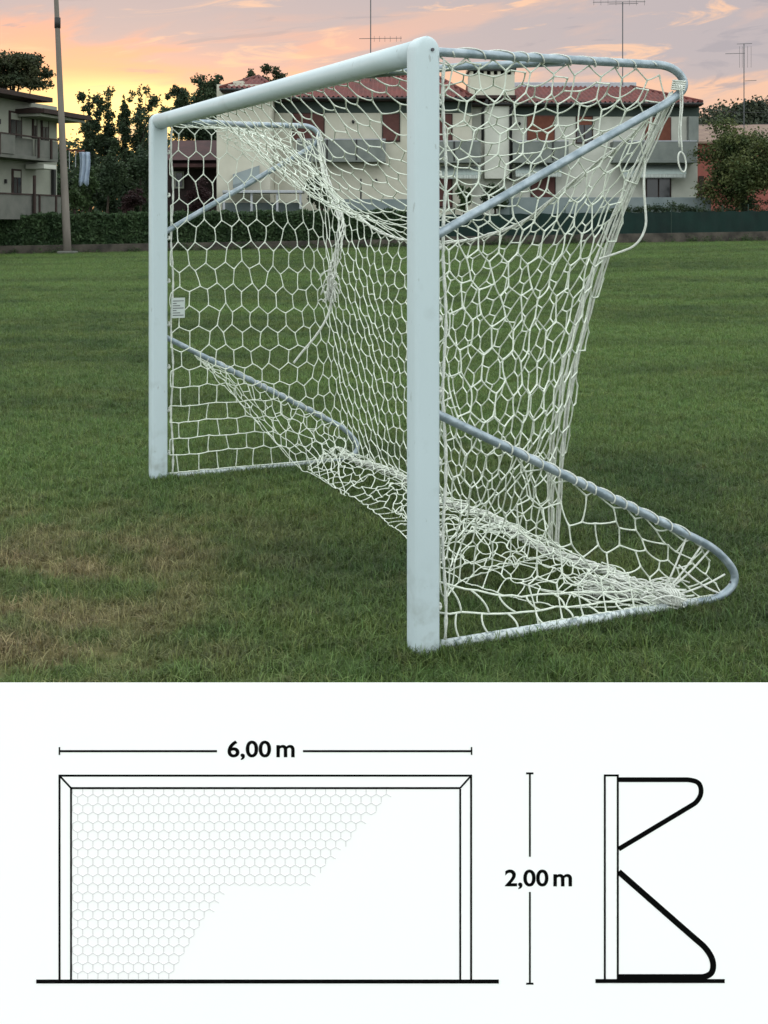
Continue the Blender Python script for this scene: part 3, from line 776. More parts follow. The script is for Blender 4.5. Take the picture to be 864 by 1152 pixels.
hd = thing('clipped_hedge', 'long clipped dark green hedge along the left half of the pitch boundary', 'hedge', (*hp0, gh(hp0.x, hp0.y-1)))
mb = MB(); run_box(mb, bpt(-60,.6), bpt(476,.6), .7, -.1, 1.72, 60); mb.build('stems', M['hedge'], hd)
mb = MB(); r_ = random.Random(3); Ln = (hp1-hp0).length; hdr = (hp1-hp0).normalized()
for i in range(26000):
    k = r_.random(); p = hp0+hdr*Ln*k
    top_ = 1.86+.05*math.sin(k*70)+.03*math.sin(k*190)
    if r_.random() < .68: d = r_.gauss(.08,.05); zz = .15+r_.random()*(top_-.15)
    else: d = r_.random()*.95; zz = top_+r_.gauss(0,.045)
    g_ = min(.8, gh(p.x-BN.x*.8, p.y-BN.y*.8)); q = Vector((p.x+BN.x*d, p.y+BN.y*d, g_+zz))
    a = Vector((r_.gauss(0,1), r_.gauss(0,1), r_.gauss(0,1))).normalized(); b_ = a.orthogonal().normalized(); s = r_.uniform(.06,.13)
    mb.quad(q-a*s, q+b_*s*.55, q+a*s, q-b_*s*.55)
mb.build('foliage', M['hedge'], hd)
mb = MB(); run_box(mb, bpt(-60,.0), bpt(476,.0), .2, -.1, .42, 50); o = mb.build('low_wall', M['kerb'], bevel=.01)
tag(o, 'low dark mossy wall at the foot of the long hedge', 'wall')
mb = MB(); run_box(mb, bpt(477,.0), bpt(960,.0), .22, -.1, .52, 50); o = mb.build('low_wall', M['kerb'], bevel=.01)
tag(o, 'low stained concrete wall below the green screen fence on the right', 'wall')
p0 = bpt(477,.1); fence = thing('screen_fence', 'dark green screening fence on the low wall at right', 'fence', (*p0, .5))
mb = MB()
ps = along(bpt(477,.09), bpt(960,.09), 161)
v0 = len(mb.v)
for i, p in enumerate(ps):
    w_ = .035*math.sin(i*1.3)+.03*math.sin(i*.37); g_ = min(.8, gh(p.x-BN.x*.5,p.y-BN.y*.5))
    for z_ in (.5, 1.1, 1.66+.03*math.sin(i*.8)): 
        mb.v.append((p.x+BN.x*w_, p.y+BN.y*w_, g_+z_))
for i in range(160):
    for j in range(2): a = v0+i*3+j; mb.f.append((a,a+3,a+4,a+1))
mb.build('screen_cloth', M['screen'], fence, smooth=True)
for i, p in enumerate(along(bpt(480,.14), bpt(955,.14), 17)):
    g_ = min(.8, gh(p.x-BN.x*.5,p.y-BN.y*.5)); mb = MB(); mb.tube([(p.x,p.y,g_+.4),(p.x,p.y,g_+2.05)], .03, 8); mb.build('fence_post', M['screenpost'], fence)
mb = MB(); r_ = random.Random(61); cl = []
for k in range(190):
    p = bpt(r_.uniform(-40, 940), -r_.uniform(.02,.22)); s_ = r_.uniform(.08,.26)*(1.8 if r_.random() < .12 else 1)
    cl.append((p.x, p.y, gh(p.x,p.y)+s_*.4, s_*1.6, s_*.7, s_))
leaves(mb, cl, 9000, .09, r_); o = mb.build('weeds', M['leaf_green']); tag(o, 'rough weeds growing along the foot of the boundary walls', 'weeds', kind='stuff')
# garden wall in front of the house, with ivy
def pxw(px, Y): return (px-432)/F*Y
def Wbox(mb, px0, py0, px1, py1, Y, d, bottom=None):      # wall-parallel box, front face seen at those pixels at distance Y
    mb.box(pxw(px0,Y), pxw(px1,Y), Y, Y+d, hpx(py1,Y) if bottom is None else bottom, hpx(py0,Y))
mb = MB(); mb.box(pxw(372,74), pxw(480,74), 74, 74.2, 1.6, hpx(224,74)); o = mb.build('garden_wall', M['wallgrey'], bevel=.01); tag(o, 'plain blue-grey garden wall between the hedge and the cream house', 'wall')
mb = MB(); mb.box(pxw(560,75.6), pxw(800,75.6), 75.6, 75.8, 1.5, hpx(222,75.6)); o = mb.build('garden_wall', M['wallgrey'], bevel=.01); tag(o, 'grey garden wall behind the green screen fence at right', 'wall')
mb = MB(); r_ = random.Random(8)
cl = [(pxw(px,73.6), 73.6+r_.uniform(-.2,.2), hpx(237+r_.gauss(0,3),73.6), r_.uniform(.3,.8), .25, r_.uniform(.15,.35)) for px in range(690,870,6)]
leaves(mb, cl, 5000, .13, r_); o = mb.build('ivy', M['leaf_dark']); tag(o, 'dark creeper growing along the top of the green screen', 'climbing plant')

# ------------------------------------------------------------------ cream house
YF = 78.0; ZB = 1.7
house = thing('cream_house', 'long two-storey cream house with red tiled roof, balconies and tall chimney', 'house', (pxw(550,YF), YF, ZB))
hx = lambda px: pxw(px, YF)
def panel(name, m_, *rects, parent=house, Y=YF, d=.25, bev=0):
    mb = MB()
    for r_ in rects: Wbox(mb, *r_, Y, d)
    return mb.build(name, m_, parent, bevel=bev)
# walls
mb = MB(); mb.box(hx(309), hx(531), YF, YF+11, ZB, hpx(112,YF)); wl = mb.build('wall', M['cream'], house)
mb = MB(); mb.box(hx(531)+.003, hx(787), YF+.5, YF+11, ZB, hpx(116,YF)); mb.build('wall', M['white_render'], house)
mb = MB(); mb.box(hx(251), hx(308.8), YF-3, YF+8, ZB, hpx(101,YF)); mb.build('wall', M['cream'], house)
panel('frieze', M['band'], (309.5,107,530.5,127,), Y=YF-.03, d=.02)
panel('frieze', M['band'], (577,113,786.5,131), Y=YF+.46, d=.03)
# tiled roofs with real ridges and troughs
def hip_roof(name, x0, x1, y0, y1, ze, zr, hipl, hipr, parent=house, amp=.075, pitch=.30, over=.0):
    ym = (y0+y1)/2; mb = MB()
    def slope_pt(x, k, side):       # k: 0 eave..1 ridge
        xl = x0+hipl*k; xr = x1-hipr*k; y = (y0+(ym-y0)*k) if side == 0 else (y1+(ym-y1)*k)
        return xl, xr, y, ze+(zr-ze)*k
    for side in (0,1):
        nrow = 14; n = int((x1-x0)/pitch)*6
        grid = []
        for j in range(nrow+1):
            k = j/nrow; row = []
            for i in range(n+1):
                x = x0+(x1-x0)*i/n; xl, xr, y, z_ = slope_pt(x, k, side)
                xc = min(max(x, xl), xr)
                z_ += amp*max(-.3, math.sin(2*math.pi*(x-x0)/pitch)) + (.02 if j < nrow else 0)*(j%2)
                row.append(len(mb.v)); mb.v.append((xc, y, z_))
            grid.append(row)
        for j in range(nrow):
            for i in range(n):
                q = (grid[j][i], grid[j][i+1], grid[j+1][i+1], grid[j+1][i])
                if abs(mb.v[q[0]][0]-mb.v[q[1]][0])+abs(mb.v[q[2]][0]-mb.v[q[3]][0]) > 1e-4: mb.f.append(q if side == 0 else q[::-1])
    for (xa, hp_, sg) in ((x0,hipl,1),(x1,hipr,-1)):
        ys = np.linspace(y0, y1, 120); v0 = len(mb.v)
        for y in ys:
            k = 1-abs(y-ym)/(ym-y0)
            a = .03*math.sin(2*math.pi*y/pitch)
            mb.v += [(xa, y, ze+a), (xa+sg*hp_*k, y, ze+(zr-ze)*k+a)]
        for i in range(len(ys)-1): a = v0+2*i; mb.f.append((a,a+2,a+3,a+1))
    ro = mb.build(name, M['tiles'], parent, smooth=True)
    r2 = MB(); r2.tube([(x0+hipl,ym,zr+.03),(x1-hipr,ym,zr+.03)], .11, 8)
    if hipl: r2.tube([(x0,y0,ze+.05),(x0+hipl,ym,zr+.03)], .1, 8)
    if hipr: r2.tube([(x1,y0,ze+.05),(x1-hipr,ym,zr+.03)], .1, 8)
    r2.build('ridge_tiles', M['tiles'], ro, smooth=True)
    e2 = MB(); e2.box(x0, x1, y0, y1, ze-.22, ze-.06); e2.build('eaves', M['darkwood'], ro, bevel=.01)
    e3 = MB(); e3.tube([(x0-.05,y0-.07,ze-.1),(x1+.05,y0-.07,ze-.1)], .075, 8); e3.build('gutter', M['pipe'], ro, smooth=True)
    return ro
hip_roof('roof', pxw(302,YF-1), pxw(532,YF-1), YF-1, YF+12, hpx(109,YF-1), hpx(86,YF+5.5), 5.2, 1.9)
hip_roof('roof', pxw(531,YF-.4)+.05, pxw(790,YF-.4), YF-.4, YF+12, hpx(115,YF-.4), hpx(97,YF+5.8), .0, 3.4)
mb = MB(); Wbox(mb, 262,91,274,104,YF-2.2,.9); mb.build('chimney', M['cream'], house, bevel=.02)
hip_roof('roof', pxw(248,YF-4), pxw(309,YF-4), YF-4, YF+9, hpx(99,YF-4), hpx(86,YF+2.5), 1.6, 1.6)
mb = MB(); mb.box(pxw(571,YF+5.5), pxw(716,YF+5.5), YF+5.5, YF+6.3, hpx(98.5,YF+5.5), hpx(92.5,YF+5.5)); mb.build('solar_collector', M['panel'], house, bevel=.03)
# chimney breast and big chimney
mb = MB(); Wbox(mb, 545,114,573,201,YF-.25,.9); mb.build('chimney_breast', M['white_render'], house, bevel=.02)
mb = MB(); Wbox(mb, 528.5,84,579,108,YF-.6,1.9); chm = mb.build('chimney', M['cream'], house, bevel=.02)
mb = MB(); Wbox(mb, 526.5,76,581,79.6,YF-.75,2.2); mb.build('chimney_cap', M['pipe'], chm, bevel=.02)
mb = MB()
for i in range(7): Wbox(mb, 529+i*7.7,79.6,532.4+i*7.7,84,YF-.6,1.9)
mb.build('vent_pier', M['cream'], chm)
mb = MB(); Wbox(mb, 529,80,579,84,YF+.1,.1); mb.build('vent_slots', M['pipe'], chm)
mb = MB(); Wbox(mb, 527,107,581,110.5,YF-.62,.5); mb.build('flashing', M['darkwood'], chm)
for px, y1 in ((543,158),(574.5,204)):
    mb = MB(); Y_ = YF-.33; mb.tube([at(px+5,112,Y_-.4), at(px+4,117,Y_-.3), at(px,124,Y_), at(px,y1,Y_)], .09, 8); mb.build('downpipe', M['pipe'], house, smooth=True)
# windows
def window(px0, py0, px1, py1, kind, Y=YF):
    mb = MB(); Wbox(mb, px0-1.2,py0-1.2,px1+1.2,py0,Y-.07,.1); Wbox(mb, px0-1.2,py1,px1+1.2,py1+1.4,Y-.12,.15)
    Wbox(mb, px0-1.2,py0,px0,py1,Y-.07,.1); Wbox(mb, px1,py0,px1+1.2,py1,Y-.07,.1)
    w_ = mb.build('window', M['darkwood'] if kind != 'red' else M['shutter'], house)
    if kind == 'half':
        mb = MB(); Wbox(mb, px0,py0,px1,py0+9,Y-.05,.04); mb.build('shutter', M['shutter_red'], w_)
        mb = MB(); Wbox(mb, px0,py0+9,px1,py1,Y-.02,.02); mb.build('pane', M['glass'], w_)
        mb = MB(); Wbox(mb, (px0+px1)/2-.6,py0+9,(px0+px1)/2+.6,py1,Y-.05,.03); mb.build('mullion', M['darkwood'], w_)
    elif kind == 'glass':
        mb = MB(); Wbox(mb, px0,py0,px1,py1,Y-.02,.02); mb.build('pane', M['glass'], w_)
        mb = MB(); Wbox(mb, (px0+px1)/2-.7,py0,(px0+px1)/2+.7,py1,Y-.06,.03); mb.build('mullion', M['darkwood'], w_)
    else:
        mb = MB(); n = max(4, int((py1-py0)/1.2)); hh = (py1-py0)/n
        for i in range(n): Wbox(mb, px0,py0+i*hh,px1,py0+(i+.85)*hh,Y-.055,.03)
        Wbox(mb, px0,py0,px1,py1,Y-.03,.02)
        mb.build('shutter', M['shutter_red'] if kind == 'red' else M['shutter'], w_)
for w_ in ((330,128,364,157,'brown'),(431,128.5,449,158,'brown'),(484,129,508,158,'brown')): window(*w_)
for w_ in ((594,131,623,158.5,'red'),(649,131.5,666,160,'half'),(727,133,754,160,'red')): window(*w_, Y=YF+.5)
for w_ in ((488,199,508,232,'brown'),): window(*w_)
for w_ in ((598,196,624,226,'brown'),(728,200,754,226,'glass')): window(*w_, Y=YF+.5)
# balconies
def balcony(px0, px1, py0, py1, YW, out=1.15, div=()):
    Y0 = YW-out; mb = MB(); a, b_ = pxw(px0,Y0), pxw(px1,Y0); zt = hpx(py0,Y0); zb = hpx(py1,Y0)
    mb.box(a, b_, Y0, YW-.002, zb, zb+.2); o = mb.build('balcony', M['concrete'], house, bevel=.01)
    mb = MB(); mb.box(a+.01, b_-.01, Y0+.02, Y0+.12, zb+.2, zt-.06); mb.box(a+.01, a+.12, Y0+.12, YW-.004, zb+.2, zt-.06); mb.box(b_-.12, b_-.01, Y0+.12, YW-.004, zb+.2, zt-.06)
    mb.build('parapet', M['concrete'], o)
    mb = MB(); mb.box(a, b_, Y0, Y0+.16, zt-.06, zt); mb.build('rail', M['panel'], o)
    for px in div:
        mb = MB(); x_ = pxw(px, Y0); mb.box(x_-.05, x_+.05, Y0-.02, Y0+.02, zb+.1, zt-.05); mb.build('joint_strip', M['pipe'], o)
balcony(334,434,156,182,YF, div=(368,401)); balcony(480,541,158,183,YF, div=(511,)); balcony(577,640,158,183,YF+.5, div=(622,)); balcony(690,784,158,183,YF+.5, div=(727,))
mb = MB(); Wbox(mb, 775,131,786,160,YF-.45,.6); mb.build('corner_pillar', M['concrete'], house, bevel=.01)
# awnings
def awning(px0, px1, py0, py1, YW, out=1.4):
    mb = MB(); n = int((px1-px0)/2.2)
    for i in range(n):
        a = px0+(px1-px0)*i/n; b_ = px0+(px1-px0)*(i+1)/n; lift = .015*(i%2)
        A_ = at(a,py0,YW); B_ = at(b_,py0,YW); C_ = at(b_,py1,YW-out); D_ = at(a,py1,YW-out)
        for q in (A_,B_,C_,D_): q.z += lift
        mb.quad(A_,B_,C_,D_)
    o = mb.build('awning', M['awning'], house)
    mb = MB()
    for i in range(n*2):
        a = px0+(px1-px0)*i/(2*n); b_ = px0+(px1-px0)*(i+1)/(2*n); m_ = (a+b_)/2
        mb.poly([at(a,py1,YW-out), at(b_,py1,YW-out), at(b_,py1+2.8,YW-out), at(m_,py1+4.6,YW-out), at(a,py1+2.8,YW-out)])
    mb.build('valance', M['cloth_white'], o)
M['cloth_white'] = mat('valance_cloth', (.42,.45,.42), .9, (.25,.28,.26), 6, ramp=(.48,.52), stretch=(3,0,0))
awning(496,541,187,197,YF); awning(580,632,185,195,YF+.5); awning(700,772,185,196,YF+.5)
# slanted cloth awning on the gable side
mb = MB(); mb.quad(at(262,196,YF-3.1), at(292,186,YF-3.1), at(292,199,YF-4.0), at(262,208,YF-4.0)); mb.quad(at(262,208,YF-4.0), at(292,199,YF-4.0), at(292,203,YF-4.0), at(262,212,YF-4.0)); mb.build('side_awning', M['wallgrey'], house)
mb = MB(); mb.tube([at(406,201,YF-2.6), at(406,246,YF-2.6)], .05, 6); o = mb.build('garden_post', M['pipe']); tag(o, 'thin dark post standing before the cream house', 'post')
# wall lamps
for px, py in ((397,137),(423,203),(584,139)):
    mb = MB(); p = at(px, py, YF-.1 if px < 530 else YF+.4); mb.tube([p+Vector((0,.1,.05)), p+Vector((0,-.05,.08)), p+Vector((.02,-.1,0)), p+Vector((.02,-.1,-.12))], [.04,.04,.10,.05], 8); mb.build('wall_lamp', M['pipe'], house, smooth=True)

# carport left of the house front
cp = thing('carport', 'pale flat carport at the left end of the cream house', 'carport', (pxw(290,73), 73, gh(pxw(290,73),73)))
mb = MB(); mb.box(pxw(250,72.5), pxw(340,72.5), 72.5, 74.8, hpx(217,72.5), hpx(214,72.5)); mb.build('roof', M['panel'], cp, bevel=.02)
for px in (252,283,312,338):
    mb = MB(); x_ = pxw(px,72.7); mb.box(x_-.06,x_+.06,72.65,72.77,1.7,hpx(217,72.7)); mb.build('column', M['panel'], cp)
mb = MB(); mb.box(pxw(250,74.6), pxw(340,74.6), 74.6, 74.7, 1.7, hpx(228,74.6)); mb.build('back_panel', M['wallgrey'], cp)

# maroon roofed house between far post and cream house
hs = thing('dark_house', 'low house with maroon roof seen through the far side net', 'house', (pxw(215,84), 84, 1.85))
mb = MB(); mb.box(pxw(186,84), pxw(249,84), 84, 91, 1.8, hpx(178,84)); mb.build('wall', M['maroonwall'], hs)
mb = MB(); a = pxw(182,83.2); b_ = pxw(252,83.2); ze = hpx(180,83.2); zr = hpx(158,87.5)
mb.poly([(a,83.2,ze),(b_,83.2,ze),(b_,87.5,zr),(a,87.5,zr)]); mb.poly([(a,87.5,zr),(b_,87.5,zr),(b_,92,ze),(a,92,ze)]); mb.poly([(a,83.2,ze),(a,87.5,zr),(a,92,ze)]); mb.poly([(b_,83.2,ze),(b_,87.5,zr),(b_,92,ze)]); mb.build('roof', M['maroon'], hs)
mb = MB(); mb.box(pxw(184,81), pxw(250,81), 81, 84, hpx(188,81), hpx(184,81)); mb.build('porch_roof', M['maroon'], hs)
mb = MB(); mb.box(pxw(196,83.9), pxw(207,83.9), 83.85, 83.98, hpx(212,84), hpx(193,84)); w_ = mb.build('window', M['cream2'], hs)
mb = MB(); mb.box(pxw(198,83.9), pxw(205,83.9), 83.82, 83.84, hpx(210,84), hpx(195,84)); mb.build('pane', M['glass'], w_)

# pink house at right
ph = thing('pink_house', 'pink house with brown roof behind the olive tree', 'house', (pxw(815,88), 88, 1.85))
mb = MB(); mb.box(pxw(784,88), pxw(905,88), 88, 98, 1.5, hpx(158,88)); mb.poly([(pxw(784,88),88,hpx(158,88)),(pxw(784,88),98,hpx(158,88)),(pxw(784,88),93,hpx(142,90))]); mb.build('wall', M['pink'], ph)
mb = MB(); a = pxw(780,87.4); b_ = pxw(905,87.4); ze = hpx(159,87.4); zr = hpx(140,93)
for (p1,p2,p3,p4) in (((a,87.4,ze),(b_,87.4,ze),(b_,93,zr),(a,93,zr)),((a,93,zr),(b_,93,zr),(b_,98.6,ze),(a,98.6,ze))):
    mb.quad(p1,p2,p3,p4); mb.quad(*[Vector(q)-Vector((0,0,.15)) for q in (p4,p3,p2,p1)])
mb.quad((a,87.4,ze),(b_,87.4,ze),(b_,87.4,ze-.15),(a,87.4,ze-.15))
mb.build('roof', M['pinkroof'], ph)
mb = MB(); mb.box(pxw(786,87.9),pxw(792,87.9),87.9,87.97,hpx(226,88),hpx(198,88)); mb.build('door', M['darkwood'], ph)

# left house (oblique)
e1 = Vector((.27,.963,0)).normalized(); e2 = Vector((e1.y,-e1.x,0)); A0 = Vector((-18.3,60,0))
lh = thing('grey_house', 'grey-cream house with two balconies and dark eaves at the left edge', 'house', (-20, 62, 1.85))
LM = lambda a, b_, z: A0+e1*a+e2*b_+Vector((0,0,z))
def lbox(name, m_, *bx, parent=lh, bev=0):
    mb = MB()
    for q in bx: mb.box(*q, M=LM)
    return mb.build(name, m_, parent, bevel=bev)
lbox('wall', M['cream2'], (-8,7.25,-9,-1.2,1.6,7.75))
def lroof(a0, a1, b0, b1, ze, th=.24, rise=1.4):
    mb = MB(); bm_ = (b0+b1)/2; am = (a0+a1)/2
    mb.box(a0,a1,b0,b1,ze-th,ze, M=LM)
    o = mb.build('eaves', M['darkwood'], lh, bevel=.02)
    mb = MB(); i_ = .15; c = [LM(a0+i_,b0+i_,ze+.003),LM(a1-i_,b0+i_,ze+.003),LM(a1-i_,b1-i_,ze+.003),LM(a0+i_,b1-i_,ze+.003)]
    k = min(a1-a0,b1-b0)/2*.95
    if a1-a0 > b1-b0: r1, r2 = LM(a0+k,bm_,ze+rise), LM(a1-k,bm_,ze+rise)
    else: r1, r2 = LM(am,b0+k,ze+rise), LM(am,b1-k,ze+rise)
    if a1-a0 > b1-b0: mb.poly([c[3],c[2],r2,r1]); mb.poly([c[1],c[0],r1,r2]); mb.poly([c[0],c[3],r1]); mb.poly([c[2],c[1],r2])
    else: mb.poly([c[0],c[1],r1]); mb.poly([c[2],c[3],r2]); mb.poly([c[1],c[2],r2,r1]); mb.poly([c[3],c[0],r1,r2])
    mb.build('roof', M['maroon'], lh)
lroof(-9,4.7,-10,0.05,7.95, rise=.5); lroof(3.2,7.9,-9.5,.45,7.28, rise=.35)
lbox('soffit', M['cream2'], (3.3,7.7,-1.6,.2,6.9,7.03))
def lwin(a0,a1,z0,z1,leaf=True):
    o = lbox('window', M['darkwood'], (a0,a1,-1.22,-1.14,z0,z1))
    lbox('pane', M['glass'], (a0+.12,(a0+a1)/2-.05,-1.13,-1.12,z0+.1,z1-.45), ((a0+a1)/2+.05,a1-.12,-1.13,-1.12,z0+.1,z1-.45), parent=o)
    lbox('blind', M['cream2'], (a0+.12,a1-.12,-1.135,-1.125,z1-.42,z1-.1), parent=o)
for a0,a1,z0,z1 in ((2.6,3.75,4.85,7.15),(4.75,5.2,5.9,7.0),(5.6,6.35,5.1,7.0),(-.8,.2,4.85,7.15),(2.85,3.7,1.9,4.25),(-.6,.4,1.9,4.25)): lwin(a0,a1,z0,z1)
lbox('wall_lamp', M['pipe'], (1.6,1.75,-1.19,-1.08,6.4,6.65)); lbox('wall_lamp', M['pipe'], (2.2,2.3,-1.19,-1.08,3.5,3.7))
o = lbox('balcony', M['concrete2'], (-8,5.3,-1.19,.0,4.68,4.86), bev=.01)
lbox('parapet', M['concrete2'], (-8,1.2,-.10,.05,4.87,5.8), (1.25,3.2,-.3,-.2,4.87,5.72), (3.2,5.3,-.1,0.0,4.87,5.72), parent=o)
lbox('rail', M['darkwood'], (-8,5.35,-.14,.07,5.80,5.86), parent=o)
for a in (-.2,3.3,4.5): lbox('baluster', M['darkwood'], (a,a+.12,.0,.08,4.8,5.82), parent=o)
lbox('beam', M['white_render'], (4.0,5.2,-1.1,-.05,4.3,4.52))
o = lbox('terrace_parapet', M['concrete2'], (-8,5.6,-.10,.0,1.7,2.9), bev=.01)
lbox('rail', M['darkwood'], (-8,5.65,-.14,.04,2.91,2.98), parent=o)
for a in (2.9,3.4,5.0): lbox('baluster', M['darkwood'], (a,a+.12,.0,.06,1.9,2.95), parent=o)
lbox('terrace_post', M['darkwood'], (2.75,2.9,.07,.17,1.7,3.9)); lbox('downpipe', M['pipe'], (6.6,6.8,-1.15,-1.0,2.2,4.5))
# airer with cloth hung past the balcony
ar = thing('clothes_airer', 'small red balcony clothes airer beyond the light pole', 'clothes airer', (pxw(86,66), 66, hpx(168,66)))
mb = MB()
for k in range(4): mb.tube([at(72,167+k*.3,66+k*.25), at(95,170+k*.3,66+k*.25)], .018, 6)
mb.tube([at(72,166,66), at(84,172,66.4), at(95,169,66.8)], .03, 6); mb.build('rack', M['shutter_red'], ar)
mb = MB(); mb.tube([at(78,168,66.2), at(78,190,66.2)], .02, 6); mb.tube([at(85,170,66.2), at(85,188,66.2)], .02, 6); mb.build('arm', M['panel'], ar)
mb = MB(); n = 12; v0 = 0
for j in range(9):
    for i in range(n+1):
        x_ = 89+12*i/n+.8*math.sin(j*.6); y_ = 171+j*4.6+(2*math.sin(i*.8) if j == 8 else 0)
        p = at(x_, y_, 66.3); p.y += .08*math.sin(i*1.3+j*.2); mb.v.append(tuple(p))
for j in range(8):
    for i in range(n): a = j*(n+1)+i; mb.f.append((a,a+1,a+n+2,a+n+1))
o = mb.build('hanging_cloth', M['cloth'], smooth=True); tag(o, 'pale blue cloth hanging from the red airer', 'laundry')
sd = o.modifiers.new('s','SOLIDIFY'); sd.thickness = .015

# light pole on the pitch edge
pb = at(76, 281, 60.3); pz = gh(pb.x, 60.3)
lp = thing('light_pole', 'tall leaning grey pole in front of the left house', 'pole', (pb.x, 60.3, pz))
mb = MB(); tp = at(61.5, -40, 60.3)
mb.tube([Vector((pb.x,60.3,pz-.1)).lerp(tp, k) for k in np.linspace(0,1,12)], [.20-.10*k for k in np.linspace(0,1,12)], 14); mb.build('shaft', M['pole'], lp, smooth=True)
mb = MB(); mb.box(pb.x-.42,pb.x+.42,59.9,60.7,pz-.1,pz+.14); mb.build('footing', M['concrete2'], lp, bevel=.05)
mb = MB(); q = Vector((pb.x,60.3,pz)).lerp(tp,.78); mb.tube([q, q+Vector((0,0,.5))], .15, 12); mb.build('collar', M['pipe'], lp, smooth=True)

# aerials
def aerial(label, px, top, bot, Y, bars, yag=()):
    t = thing('tv_aerial', label, 'aerial', tuple(at(px,bot,Y)), 0, 'television aerials on the roofs')
    mb = MB(); mb.tube([at(px,bot,Y), at(px,top,Y)], .035, 6); mb.build('mast', M['aerial'], t)
    mb = MB()
    for (x0,x1,y_) in bars: mb.tube([at(x0,y_,Y), at(x1,y_-.6,Y)], .02, 5)
    for (x_,y0,y1) in yag: mb.tube([at(x_,y0,Y), at(x_,y1,Y)], .012, 5)
    mb.build('antenna_bars', M['aerial'], t)
aerial('tall thin aerial standing on the cream house roof above the crossbar', 417,-12,96,YF+4,[(404,452,43.5)],[(x_,40.5,47) for x_ in (421,427,433,439,446,451)])
aerial('aerial with wide top bar rising behind the bent near net frame', 700.5,2,96,YF+5.5,[(667,726,2.5),(685,718,4.5)],[(x_,-1,6) for x_ in (668,676,684,693,708,716,725)])
aerial('aerial with short bars above the pink house at right', 837,49,150,90,[(816,838,60.5),(829,846,49.5),(838,851,91)],[(x_,52,76) for x_ in (832,835,841,845)])

# distant hill with trees
hl = MB(); nx, ny = 60, 14; xs = np.linspace(40, 420, nx); ys = np.linspace(270, 470, ny)
def hillz(x, y): return 2 + 31*math.exp(-((x-122)/75)**2)*ss(265,345,y)*(1+.05*math.sin(x*.09))
for y in ys:
    for x in xs: hl.v.append((x, y, hillz(x, y)))
for j in range(ny-1):
    for i in range(nx-1): a = j*nx+i; hl.f.append((a,a+1,a+nx+1,a+nx))
o = hl.build('hill', M['wood_far'], smooth=True); tag(o, kind='structure')
mb = MB(); r_ = random.Random(31); cl = []
for i in range(420):
    x = r_.uniform(50,175); y = r_.uniform(290,360); s = r_.uniform(2.0,4.2); cl.append((x, y, hillz(x,y)+s*.5, s, s, s*.9))
leaves(mb, cl, 60000, 1.15, r_); o = mb.build('far_wood', M['wood_far']); tag(o, 'dark wooded hillside beyond the houses at right', 'wood', kind='stuff')
# far tree belt low on the horizon behind the gardens
mb = MB(); cl = []
for i in range(260):
    x = r_.uniform(-75,-8); y = r_.uniform(118,132); s = r_.uniform(1.5,2.6); cl.append((x, y, 1.85+s+r_.random()*4.2, s, s, s*.9))
for i in range(170): cl.append((r_.uniform(-75,-5), r_.uniform(112,116), 1.9+r_.random()*1.6, 1.6, 1.2, 1.1))
leaves(mb, cl, 90000, .5, r_); o = mb.build('tree_belt', M['leaf_dark']); tag(o, 'dark belt of trees low behind the left gardens', 'wood', kind='stuff')

# overhead wires
mb = MB()
for a, c, sg in ((at(690,137,84), at(900,137.5,84), .2), (at(775,120,84), at(900,123,84), .3)):
    mb.tube([a.lerp(c,k)-Vector((0,0,sg*4*k*(1-k))) for k in np.linspace(0,1,12)], .018, 5)
o = mb.build('overhead_wire', M['pipe']); tag(o, 'thin dark overhead wires crossing before the wooded hill', 'wire')

# ------------------------------------------------------------------ sky and light
SUN_AZ = math.atan((135-432)/F)        # from +Y towards +X
world = bpy.data.worlds.new('World'); scene.world = world; world.use_nodes = True
nt = world.node_tree; N = nt.nodes; L = nt.links; N.clear()
out = N.new('ShaderNodeOutputWorld'); bg = N.new('ShaderNodeBackground'); L.new(bg.outputs[0], out.inputs[0])
tc = N.new('ShaderNodeTexCoord'); sp = N.new('ShaderNodeSeparateXYZ'); L.new(tc.outputs['Generated'], sp.inputs[0])
def mth(op, a, b=None, c=None, clamp=False):
    n = N.new('ShaderNodeMath'); n.operation = op; n.use_clamp = clamp
    for i, v in enumerate((a, b, c)):
        if v is None: continue
        if isinstance(v, (int, float)): n.inputs[i].default_value = v
        else: L.new(v, n.inputs[i])
    return n.outputs[0]
def mrange(v, a, b, c=0, d=1, smooth=True):
    n = N.new('ShaderNodeMapRange'); n.interpolation_type = 'SMOOTHSTEP' if smooth else 'LINEAR'
    L.new(v, n.inputs[0])
    for i, q in enumerate((a, b, c, d)): n.inputs[1+i].default_value = q
    return n.outputs[0]
def cmix(f, a, b, blend='MIX'):
    n = N.new('ShaderNodeMix'); n.data_type = 'RGBA'; n.blend_type = blend
    if isinstance(f, float): n.inputs[0].default_value = f
    else: L.new(f, n.inputs[0])
    for i, q in ((6,a),(7,b)):
        if isinstance(q, tuple): n.inputs[i].default_value = (*q,1)
        else: L.new(q, n.inputs[i])
    return n.outputs[2]
az = mth('ARCTAN2', sp.outputs[0], sp.outputs[1])                # radians from +Y
el = mth('ARCSINE', sp.outputs[2])
daz = mth('ABSOLUTE', mth('SUBTRACT', az, SUN_AZ))
def vec(x, y, z=0.0):
    n = N.new('ShaderNodeCombineXYZ')
    for i, v in enumerate((x, y, z)):
        if isinstance(v, (int, float)): n.inputs[i].default_value = v
        else: L.new(v, n.inputs[i])
    return n.outputs[0]
def noise(v, sc, det=5, rough=.55, dist=0.0):
    n = N.new('ShaderNodeTexNoise'); n.inputs['Scale'].default_value = sc; n.inputs['Detail'].default_value = det; n.inputs['Roughness'].default_value = rough
    n.inputs['Distortion'].default_value = dist; L.new(v, n.inputs['Vector']); return n.outputs['Fac']
